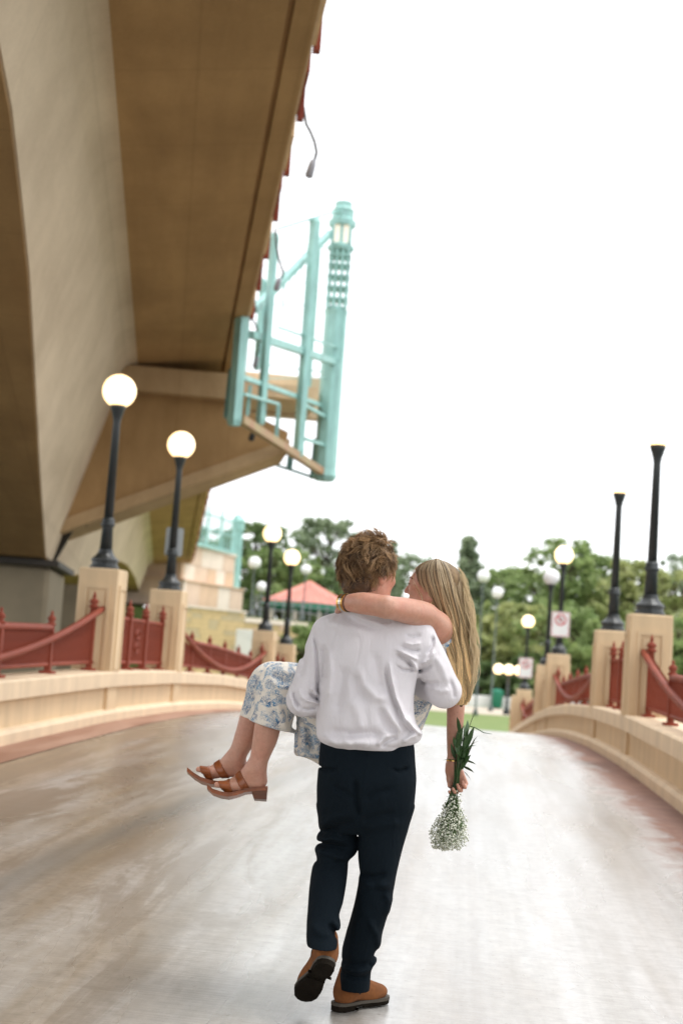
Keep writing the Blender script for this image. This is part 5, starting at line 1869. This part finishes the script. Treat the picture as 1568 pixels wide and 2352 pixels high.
# legs and feet
LEGS = {}
for nm, hip, kn, cf, an, he, ball, tip, Yl in (('near', (875, 1640), (642, 1574), (610, 1692), (590, 1762), (595, 1793), (528, 1806), (497, 1806), 5.60),
                                               ('far', (885, 1630), (616, 1568), (570, 1682), (541, 1742), (552, 1768), (484, 1774), (455, 1771), 5.72)):
    fw.cone(P(*hip, 5.72), P(*kn, Yl), 0.085, 0.058, 0.03)
    fw.chain([P(*kn, Yl), P((kn[0] + cf[0]) / 2 - 2, (kn[1] + cf[1]) / 2 - 10, Yl), P(*cf, Yl), P((cf[0] + an[0]) / 2, (cf[1] + an[1]) / 2, Yl), P(*an, Yl)], [0.057, 0.054, 0.049, 0.040, 0.033], 0.03)
    fw.cone(P(an[0] - 2, an[1] + 4, Yl), P(*he, Yl), 0.032, 0.026, 0.02)
    fw.cone(P(an[0] - 4, an[1] + 4, Yl), P(*ball, Yl), 0.032, 0.019, 0.03)
    fw.cone(P(*he, Yl), P(ball[0], ball[1] + 3, Yl), 0.024, 0.016, 0.03)
    for k in range(5):
        o = (k - 2) * 0.0165
        b0 = P(*ball, Yl) + np.array([0.006 * abs(k - 1.5), o * 0.95, -o * 0.25])
        t0 = P(*tip, Yl) + np.array([0.010 * k + (0.004 if k == 0 else 0), o * 1.0, -o * 0.3])
        fw.cone(P(ball[0] + 22, ball[1] - 4, Yl) + np.array([0, o * 0.6, 0]), b0, 0.016, 0.0135, 0.015)
        fw.cone(b0, t0, 0.0125, 0.0112 if k == 0 else 0.0088, 0.004)
    LEGS[nm] = (Yl, an, he, ball, tip)
wom = fbuild(fw, 'person', 'skin_w')
tag(wom, 'long-haired blonde woman in a blue floral dress carried in the arms of a man', 'person')

# dress
fdz = Field((-0.45, 5.34, 0.55), (0.62, 6.0, 1.48), 0.005)
fdz.chain([P(880, 1640, 5.74), P(770, 1612, 5.68), P(690, 1582, 5.63), P(644, 1576, 5.60), P(630, 1625, 5.60), P(612, 1690, 5.60)], [0.15, 0.118, 0.098, 0.090, 0.083, 0.084], 0.03)
fdz.chain([P(880, 1630, 5.78), P(750, 1596, 5.76), P(622, 1572, 5.72), P(606, 1622, 5.72), P(588, 1680, 5.72)], [0.14, 0.115, 0.090, 0.084, 0.082], 0.04)
fdz.chain([P(890, 1640, 5.74), P(960, 1560, 5.68), P(1000, 1462, 5.615)], [0.14, 0.103, 0.096], 0.05)
fdz.loft(*(lambda zs: (zs, [P(664, 1700, 5.62)[0] + 0.02 * abs(i - 1.5) for i in range(5)], [P(790, 1700, 5.62)[0]] * 5, [5.64] * 5, [0.045, 0.06, 0.07, 0.08, 0.08]))(np.linspace(P(690, 1738, 5.62)[2], P(690, 1620, 5.62)[2], 5)), 0.03)
fdz.cone(P(740, 1738, 5.64), P(700, 1700, 5.64), 0.035, 0.05, 0.03)
fdz.ripple(0.0028, (26, 48, 80), 9)
dpx = lambda X, Y_: ((650 + X / 2.613) / 1.5944, (2350 + Y_ / 2.613) / 1.5944)
for lst, h, w in (([(900, 300), (1000, 360), (1100, 380)], -0.010, 0.010), ([(880, 360), (980, 430), (1090, 430)], 0.010, 0.010), ([(980, 250), (1080, 300), (1150, 300)], 0.008, 0.010), ([(860, 480), (960, 560), (1050, 600)], -0.008, 0.012),
                  ([(800, 560), (850, 680), (900, 800)], 0.008, 0.012), ([(880, 560), (930, 680), (980, 820)], -0.009, 0.012), ([(960, 600), (1010, 720), (1050, 830)], 0.008, 0.010), ([(1120, 780), (1140, 900), (1150, 1040)], -0.012, 0.010), ([(1180, 760), (1210, 900), (1220, 1060)], 0.012, 0.012),
                  ([(1260, 780), (1280, 900), (1300, 1060)], -0.012, 0.012)):
    fdz.fold([P(*dpx(*p), 5.58) for p in lst], h, w)
hn = P(604, 1700, 5.6) - P(632, 1610, 5.6)
hlo, hhi = (-0.45, 5.34, 0.55), (P(668, 1700, 5.6)[0] + 0.005, 6.0, 1.2)
fdz.plane_cut(P(618, 1668, 5.6), hn, hlo, hhi)
fdz.cone(P(628, 1625, 5.60), P(596, 1730, 5.60), 0.060, 0.060, 0.004, True)
fdz.cone(P(598, 1625, 5.72), P(566, 1730, 5.72), 0.056, 0.056, 0.004, True)
fbuild(fdz, 'dress', 'dress', wom, 0)
m = MB()
m.tube([P(998, 1412, 5.475), P(1003, 1432, 5.452), P(1006, 1452, 5.47), P(1000, 1475, 5.50)], 0.005, 6)
wbuild(m, 'dress_strap', 'trouser', wom, True)

# sandals
for nm, sole, hl, straps in (('near', [(615, 1810), (590, 1812), (564, 1815), (545, 1822), (526, 1826), (508, 1823), (490, 1817), (477, 1806)], [(577, 1817), (614, 1813), (612, 1839), (584, 1837)], (((520, 1808), (0.94, 0.35), 0.042), ((555, 1793), (0.83, 0.56), 0.030))),
                             ('far', [(578, 1788), (550, 1791), (525, 1796), (505, 1799), (485, 1797), (462, 1790), (445, 1779), (431, 1767)], [(536, 1795), (572, 1790), (566, 1822), (540, 1826)], (((476, 1776), (0.94, 0.35), 0.036), ((507, 1766), (0.83, 0.56), 0.030)))):
    Yl, an, he, ball, tip = LEGS[nm]
    sd = empty('sandal', P(*ball, Yl))
    sd.parent = wom
    lat = np.array([0.0, 0.96, -0.27])
    def ribbon(name, mat, drop, th, wk=1.0):
        m = MB()
        n = len(sole)
        wd = [0.026, 0.030, 0.029, 0.031, 0.036, 0.039, 0.036, 0.030]
        V = []
        for i, (x, y) in enumerate(sole):
            c = P(x, y, Yl) - np.array([0, 0, drop])
            for (sg, dz) in ((-1, 0), (1, 0), (1, -th), (-1, -th)):
                V.append(c + lat * sg * wd[i] * wk + np.array([0, 0, dz]))
        Fs = [tuple(i * 4 + k for k in (0, 1, 5, 4)) for i in range(0)]
        for i in range(n - 1):
            Fs += [(i * 4 + k, i * 4 + (k + 1) % 4, (i + 1) * 4 + (k + 1) % 4, (i + 1) * 4 + k) for k in range(4)]
        Fs += [(3, 2, 1, 0), ((n - 1) * 4, (n - 1) * 4 + 1, (n - 1) * 4 + 2, (n - 1) * 4 + 3)]
        m.add(V, Fs)
        return world_child(m.build(name, mat, None, False), sd)
    ribbon('insole', 'leather', -0.003, 0.004, 0.94)
    ribbon('sole', 'leather', 0.002, 0.011)
    m = MB()
    V = [P(x, y, Yl) + lat * sg * (0.027 if i < 2 else 0.024) for sg in (-1, 1) for i, (x, y) in enumerate(hl)]
    m.add(V, [(0, 1, 2, 3), (7, 6, 5, 4)] + [(i, 4 + i, 4 + (i + 1) % 4, (i + 1) % 4) for i in range(4)])
    world_child(m.build('heel', 'heel', None), sd)
    for (cx, cy), nv, wd_ in straps:               # bands that hug the foot
        c = P(cx, cy, Yl)
        nv = np.array([nv[0], 0.0, nv[1]]) / math.hypot(*nv)
        hb = np.array([0.075, 0.062, 0.075])
        sl, X, Y_, Z = fw.sub(c - hb, c + hb)
        st = Field(np.array([X.ravel()[0], Y_.ravel()[0], Z.ravel()[0]]), np.array([X.ravel()[-1], Y_.ravel()[-1], Z.ravel()[-1]]), fw.h)
        gg = np.full(st.n, 0.3, np.float32)
        sub_ = fw.g[sl]
        gg[:sub_.shape[0], :sub_.shape[1], :sub_.shape[2]] = sub_
        dd = np.abs((st.ax[0][:, None, None] - c[0]) * nv[0] + (st.ax[1][None, :, None] - c[1]) * nv[1] + (st.ax[2][None, None, :] - c[2]) * nv[2]) - wd_ / 2
        edge = np.maximum(np.maximum(np.abs(st.ax[0][:, None, None] - c[0]) - 0.07, np.abs(st.ax[1][None, :, None] - c[1]) - 0.056), np.abs(st.ax[2][None, None, :] - c[2]) - 0.07)
        st.g = np.maximum(np.maximum(gg - 0.0042, dd), edge).astype(np.float32)
        fbuild(st, 'strap', 'leather', sd, 0)

# jewellery
def band(c, ax, r, w, mat, name, n=28, th=0.003):
    ax = np.asarray(ax, float) / np.linalg.norm(ax)
    a = np.cross(ax, (0, 0, 1.0))
    a /= np.linalg.norm(a)
    b = np.cross(ax, a)
    m = MB()
    V = []
    for i in range(n):
        t = 2 * math.pi * i / n
        d = a * math.cos(t) + b * math.sin(t)
        V += [c + d * (r + o) + ax * s for o, s in ((0, -w / 2), (th, -w / 2), (th, w / 2), (0, w / 2))]
    m.add(V, [(i * 4 + k, i * 4 + (k + 1) % 4, ((i + 1) % n) * 4 + (k + 1) % 4, ((i + 1) % n) * 4 + k) for i in range(n) for k in range(4)])
    return wbuild(m, name, mat, wom)


aw = P(790, 1384, 5.325) - P(838, 1386, 5.255)
cw = P(790, 1384, 5.325)
na_ = aw / np.linalg.norm(aw)
for off, w, mt, r_ in ((-0.004, 0.010, 'silver', 0.031), (0.006, 0.008, 'gold', 0.0305), (-0.014, 0.006, 'gold', 0.0315), (-0.026, 0.003, 'brow', 0.0318)):
    band(cw + na_ * off, na_, r_, w, mt, 'bracelet')
band(P(1040, 1746, 5.735), (0.03, 0, -1), 0.0245, 0.006, 'gold', 'bracelet')
m = MB()
for sg in (-1, 1):
    m.tube([WL(sg * 0.012, 0.092, 0.022), WL(sg * 0.03, 0.090, 0.030), WL(sg * 0.05, 0.074, 0.024)], [0.002, 0.0032, 0.0015], 6)
    m.tube([WL(sg * 0.020, 0.094, 0.002), WL(sg * 0.034, 0.095, 0.003), WL(sg * 0.046, 0.085, 0.001)], [0.0012, 0.002, 0.0012], 6)
wbuild(m, 'brow_and_lashes', 'brow', wom, True)

# long hair
rows = np.array([1284, 1293, 1310, 1335, 1360, 1400, 1440, 1480, 1520, 1560, 1600, 1622], float)
xlf = np.array([988, 966, 953, 955, 966, 982, 997, 1010, 1021, 1032, 1043, 1052], float)
xrt = np.array([1016, 1036, 1051, 1060, 1062, 1069, 1075, 1080, 1083, 1083, 1077, 1066], float)
fm = Field(WC + (-0.16, -0.13, -0.52), WC + (0.18, 0.15, 0.14), 0.006)
fm.ell(WL(0, -0.014, 0.028), np.array((0.079, 0.104, 0.087)) * 0.93, WR, 0.02)
fm.plane_cut(WL(0, 0.050, 0.02), WR @ np.array([0, 0.9, -0.44]))
zz = [P(1020, r_, 5.57)[2] for r_ in rows[3:]][::-1]
fm.loft(zz, [P(min(x + 12, (x + x2) / 2 - 3), r_, 5.57)[0] for x, x2, r_ in zip(xlf[3:], xrt[3:], rows[3:])][::-1], [P(max(x - 9, (x + x2) / 2 + 3), r_, 5.57)[0] for x, x2, r_ in zip(xrt[3:], xlf[3:], rows[3:])][::-1],
        [5.585] * 9, [0.018, 0.024, 0.028, 0.032, 0.036, 0.04, 0.048, 0.058, 0.06], 0.02)
fm.ripple(0.002, (60, 120), 6)
fbuild(fm, 'hair_mass', 'scalp_w', wom)
N, Mn = 4200, 30
rg = np.random.default_rng(21)
q = rg.random(N)
lay = rg.random(N) ** 1.5
yend = 1575 + 45 * rg.random(N) ** 0.5 - 70 * (rg.random(N) < 0.12) * rg.random(N)
ystart = 1283 + 22 * (2 * np.abs(q - 0.52)) ** 2.2
T = np.linspace(0, 1, Mn)[None, :] ** 1.15
yv = ystart[:, None] + (yend - ystart)[:, None] * T
lock = np.floor(q * 26) / 26 + 0.019
cl = 0.4 * np.clip(T * 1.6 - 0.2, 0, 1)
qq = q[:, None] * (1 - cl) + lock[:, None] * cl
xv = np.interp(yv, rows, xlf) + (np.interp(yv, rows, xrt) - np.interp(yv, rows, xlf)) * qq
xv += (4.6 * np.sin(yv / 34 + lock[:, None] * 40) + 1.6 * np.sin(yv / 14 + q[:, None] * 60)) * np.clip(T * 1.5, 0, 1) + rg.normal(size=(N, 1)) * 2.2 * T
bulge = np.interp(yv, (1283, 1292, 1308, 1345, 1400, 1470, 1620), (0.05, 0.078, 0.095, 0.10, 0.078, 0.052, 0.04))
Yv = 5.588 - bulge * np.sqrt(np.clip(1 - (2 * qq - 1) ** 2, 0.02, 1)) * (1 - 0.35 * lay[:, None]) + 0.004 * np.sin(lock[:, None] * 300)
bk = rg.random(N) < 0.14                            # strands on the far side
Yv[bk] = 2 * 5.588 - Yv[bk]
pts = np.zeros((N, Mn, 3))
ux, uy = (xv - 784) / FPX, -(yv - 1176) / FPX
dirs = _F[None, None, :] + ux[..., None] * _RR + uy[..., None] * _UU
pts = CAM + dirs * (Yv / dirs[..., 1])[..., None]
rad = (0.0013 * rg.uniform(0.6, 1.25, (N, 1))) * np.clip(1.15 - T * 0.75, 0.3, 1)
tone = rg.normal(size=(N, 1, 1)) * 0.25 + 0.36 * np.sin(lock * 90)[:, None, None]
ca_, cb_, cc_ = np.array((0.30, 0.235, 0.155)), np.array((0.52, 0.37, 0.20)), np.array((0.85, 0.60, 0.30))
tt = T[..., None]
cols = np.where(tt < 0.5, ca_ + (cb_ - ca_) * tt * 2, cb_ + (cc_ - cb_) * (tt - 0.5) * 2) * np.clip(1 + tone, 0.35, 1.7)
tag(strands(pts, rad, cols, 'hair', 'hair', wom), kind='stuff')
# loose wisps
N2 = 320
q = rg.choice([0.0, 1.0], N2, p=[0.35, 0.65]) + rg.normal(size=N2) * 0.04
ys_, ye_ = rg.uniform(1300, 1480, N2), rg.uniform(1420, 1600, N2)
ye_ = np.maximum(ye_, ys_ + 40)
T = np.linspace(0, 1, 14)[None, :]
yv = ys_[:, None] + (ye_ - ys_)[:, None] * T
out = np.where(q > 0.5, 1, -0.5)[:, None] * rg.uniform(2, 16, (N2, 1)) * np.sin(T * 3.1) ** 0.8
xv = np.interp(yv, rows, xlf) + (np.interp(yv, rows, xrt) - np.interp(yv, rows, xlf)) * q[:, None] + out + 3 * np.sin(yv / 14 + q[:, None] * 50)
Yv = np.full_like(xv, 5.57) + rg.normal(size=(N2, 1)) * 0.02
dirs = _F[None, None, :] + ((xv - 784) / FPX)[..., None] * _RR - ((yv - 1176) / FPX)[..., None] * _UU
pts = CAM + dirs * (Yv / dirs[..., 1])[..., None]
tag(strands(pts, np.full((N2, 14), 0.0009), np.full((N2, 14, 3), (0.6, 0.46, 0.27)), 'loose_hair', 'hair', wom), kind='stuff')

# ------------------------------------------------------------------ bouquet held head down
bq = empty('bouquet', P(1047, 1795, 5.705))
tag(bq, 'bouquet of tiny white blossoms with dark green leaves, held upside down by its stems', 'bouquet')
rr = random.Random(9)
YB = 5.708
m = MB()
for i in range(24):
    a_, r_ = rr.uniform(0, 6.28), 0.011 * math.sqrt(rr.random())
    hx = P(1049, 1795, YB) + np.array([r_ * math.cos(a_), r_ * math.sin(a_), 0])
    tx, ty = rr.uniform(1046, 1072), rr.uniform(1665, 1745)
    top = P(tx, ty, YB + rr.uniform(-0.02, 0.02))
    bot = P(rr.uniform(1018, 1050), rr.uniform(1830, 1880), YB + rr.uniform(-0.03, 0.03))
    m.tube([top, (top + hx) / 2 + np.array([rr.uniform(-.004, .004), 0, 0]), hx, (hx + bot) / 2, bot], [0.0016, 0.0022, 0.0022, 0.0018, 0.001], 5)
tag(wbuild(m, 'stems', 'stem', bq, True), kind='stuff')
# leaf: a folded lance blade along +x, length 1
lv = [(0, 0, 0)] + [(x, s * w, 0.25 * w - 0.10 * x * x) for x, w in ((0.25, 0.085), (0.5, 0.10), (0.75, 0.065)) for s in (-1, 1)] + [(x, 0, -0.10 * x * x) for x in (0.25, 0.5, 0.75)] + [(1, 0, -0.14)]
lf = [(0, 1, 7), (0, 7, 2), (1, 3, 8, 7), (7, 8, 4, 2), (3, 5, 9, 8), (8, 9, 6, 4), (5, 10, 9), (9, 10, 6)]
LM = rawmesh('leaf', lv, lf, 'leaf', True)
bq_loc = np.array(bq.location)


def leaf_at(p, d, L, tw):
    d = np.asarray(d, float)
    d /= np.linalg.norm(d)
    o = put('leaf', LM, bq)
    o.rotation_mode = 'QUATERNION'
    qn = Vector(d).to_track_quat('X', 'Z')
    o.rotation_quaternion = qn @ Matrix.Rotation(tw, 3, 'X').to_quaternion()
    o.location = [float(c) for c in (np.asarray(p) - bq_loc)]
    o.scale = (L, L * 1.15, L)


for (x0, y0, x1, y1, L) in ((1072, 1690, 1087, 1632, .11), (1070, 1720, 1086, 1668, .09), (1056, 1690, 1052, 1655, .07), (1054, 1720, 1058, 1676, .09), (1075, 1735, 1088, 1695, .08), (1062, 1750, 1070, 1690, .10),
                            (1050, 1748, 1017, 1742, .055), (1060, 1760, 1086, 1770, .06), (1062, 1770, 1085, 1792, .05), (1060, 1745, 1092, 1752, .055), (1050, 1735, 1050, 1690, .09), (1058, 1770, 1074, 1730, .08), (1066, 1700, 1076, 1655, .08),
                            (1048, 1765, 1030, 1752, .04), (1048, 1780, 1036, 1800, .035), (1058, 1880, 1064, 1930, .05), (1040, 1860, 1030, 1900, .05)):
    a_, b_ = P(x0, y0, YB - 0.01 + rr.uniform(-.015, .015)), P(x1, y1, YB + rr.uniform(-.03, .03))
    leaf_at(a_, b_ - a_, L * 1.1, rr.uniform(-1.2, 1.2))
for i in range(34):
    y0 = rr.uniform(1700, 1778)
    a_ = P(rr.uniform(1045, 1068), y0, YB + rr.uniform(-.018, .012))
    leaf_at(a_, (rr.uniform(-.35, .55), rr.uniform(-.5, .3), rr.uniform(0.3, 1.0)), rr.uniform(0.04, 0.085), rr.uniform(-1.5, 1.5))
m = MB()
m.tube([P(1078, 1668, YB), P(1092, 1672, YB), P(1110, 1683, YB), P(1129, 1686, YB)], [0.002, 0.0022, 0.002, 0.0006], 5)
wbuild(m, 'tendril', 'leaf', bq, True)
# blossoms and fine twigs
rg = np.random.default_rng(33)
NB = 1700
t = np.clip(rg.beta(2.6, 1.35, NB), 0, 1)
yy_ = 1803 + t * 150
half = np.interp(t, (0, 0.3, 0.55, 0.8, 0.92, 1), (5, 17, 36, 46, 40, 24))
ctr = np.interp(t, (0, 0.3, 0.7, 1), (1044, 1040, 1032, 1027))
ang, rr_ = rg.uniform(0, 6.283, NB), np.sqrt(rg.random(NB))
knot = 6 * np.sin(ang * 5 + t * 17)
xx_ = ctr + (half + knot) * rr_ * np.cos(ang)
dy_ = half / 585 * rr_ * np.sin(ang)
cen = np.array([P(a_, b_, YB + c_) for a_, b_, c_ in zip(xx_, yy_, dy_)])
oc = np.array([(1, 0, 0), (-1, 0, 0), (0, 1, 0), (0, -1, 0), (0, 0, 1), (0, 0, -1)], float)
of = np.array([(0, 2, 4), (2, 1, 4), (1, 3, 4), (3, 0, 4), (2, 0, 5), (1, 2, 5), (3, 1, 5), (0, 3, 5)])
sz = rg.uniform(0.0020, 0.0056, (NB, 1, 1))
V = (cen[:, None, :] + oc[None] * sz * rg.uniform(0.7, 1.3, (NB, 6, 1))).reshape(-1, 3)
Fq = (of[None] + np.arange(NB)[:, None, None] * 6).reshape(-1, 3)
ob = put('blossoms', rawmesh('blossoms', V, Fq, 'bloom', True))
world_child(ob, bq)
tag(ob, kind='stuff')
sel = rg.choice(NB, 420, replace=False)
root_ = P(1046, 1805, YB)
e = cen[sel]
dwn = np.interp(e[:, 2], (e[:, 2].min(), e[:, 2].max()), (0.45, 0.1))[:, None]
axis_pt = root_ + (P(1030, 1930, YB) - root_)[None, :] * rg.uniform(0.1, 0.7, (420, 1))
axis_pt[:, 2] = np.maximum(axis_pt[:, 2], e[:, 2] + 0.01)
mid = (axis_pt + e) / 2 + rg.normal(size=e.shape) * 0.004
tw = np.stack([axis_pt, mid, e], 1)
gcol = np.ones((420, 3, 3)) * np.array((0.10, 0.17, 0.05))
tag(strands(tw, np.full((420, 3), 0.0007), gcol, 'twigs', 'hair', bq), kind='stuff')
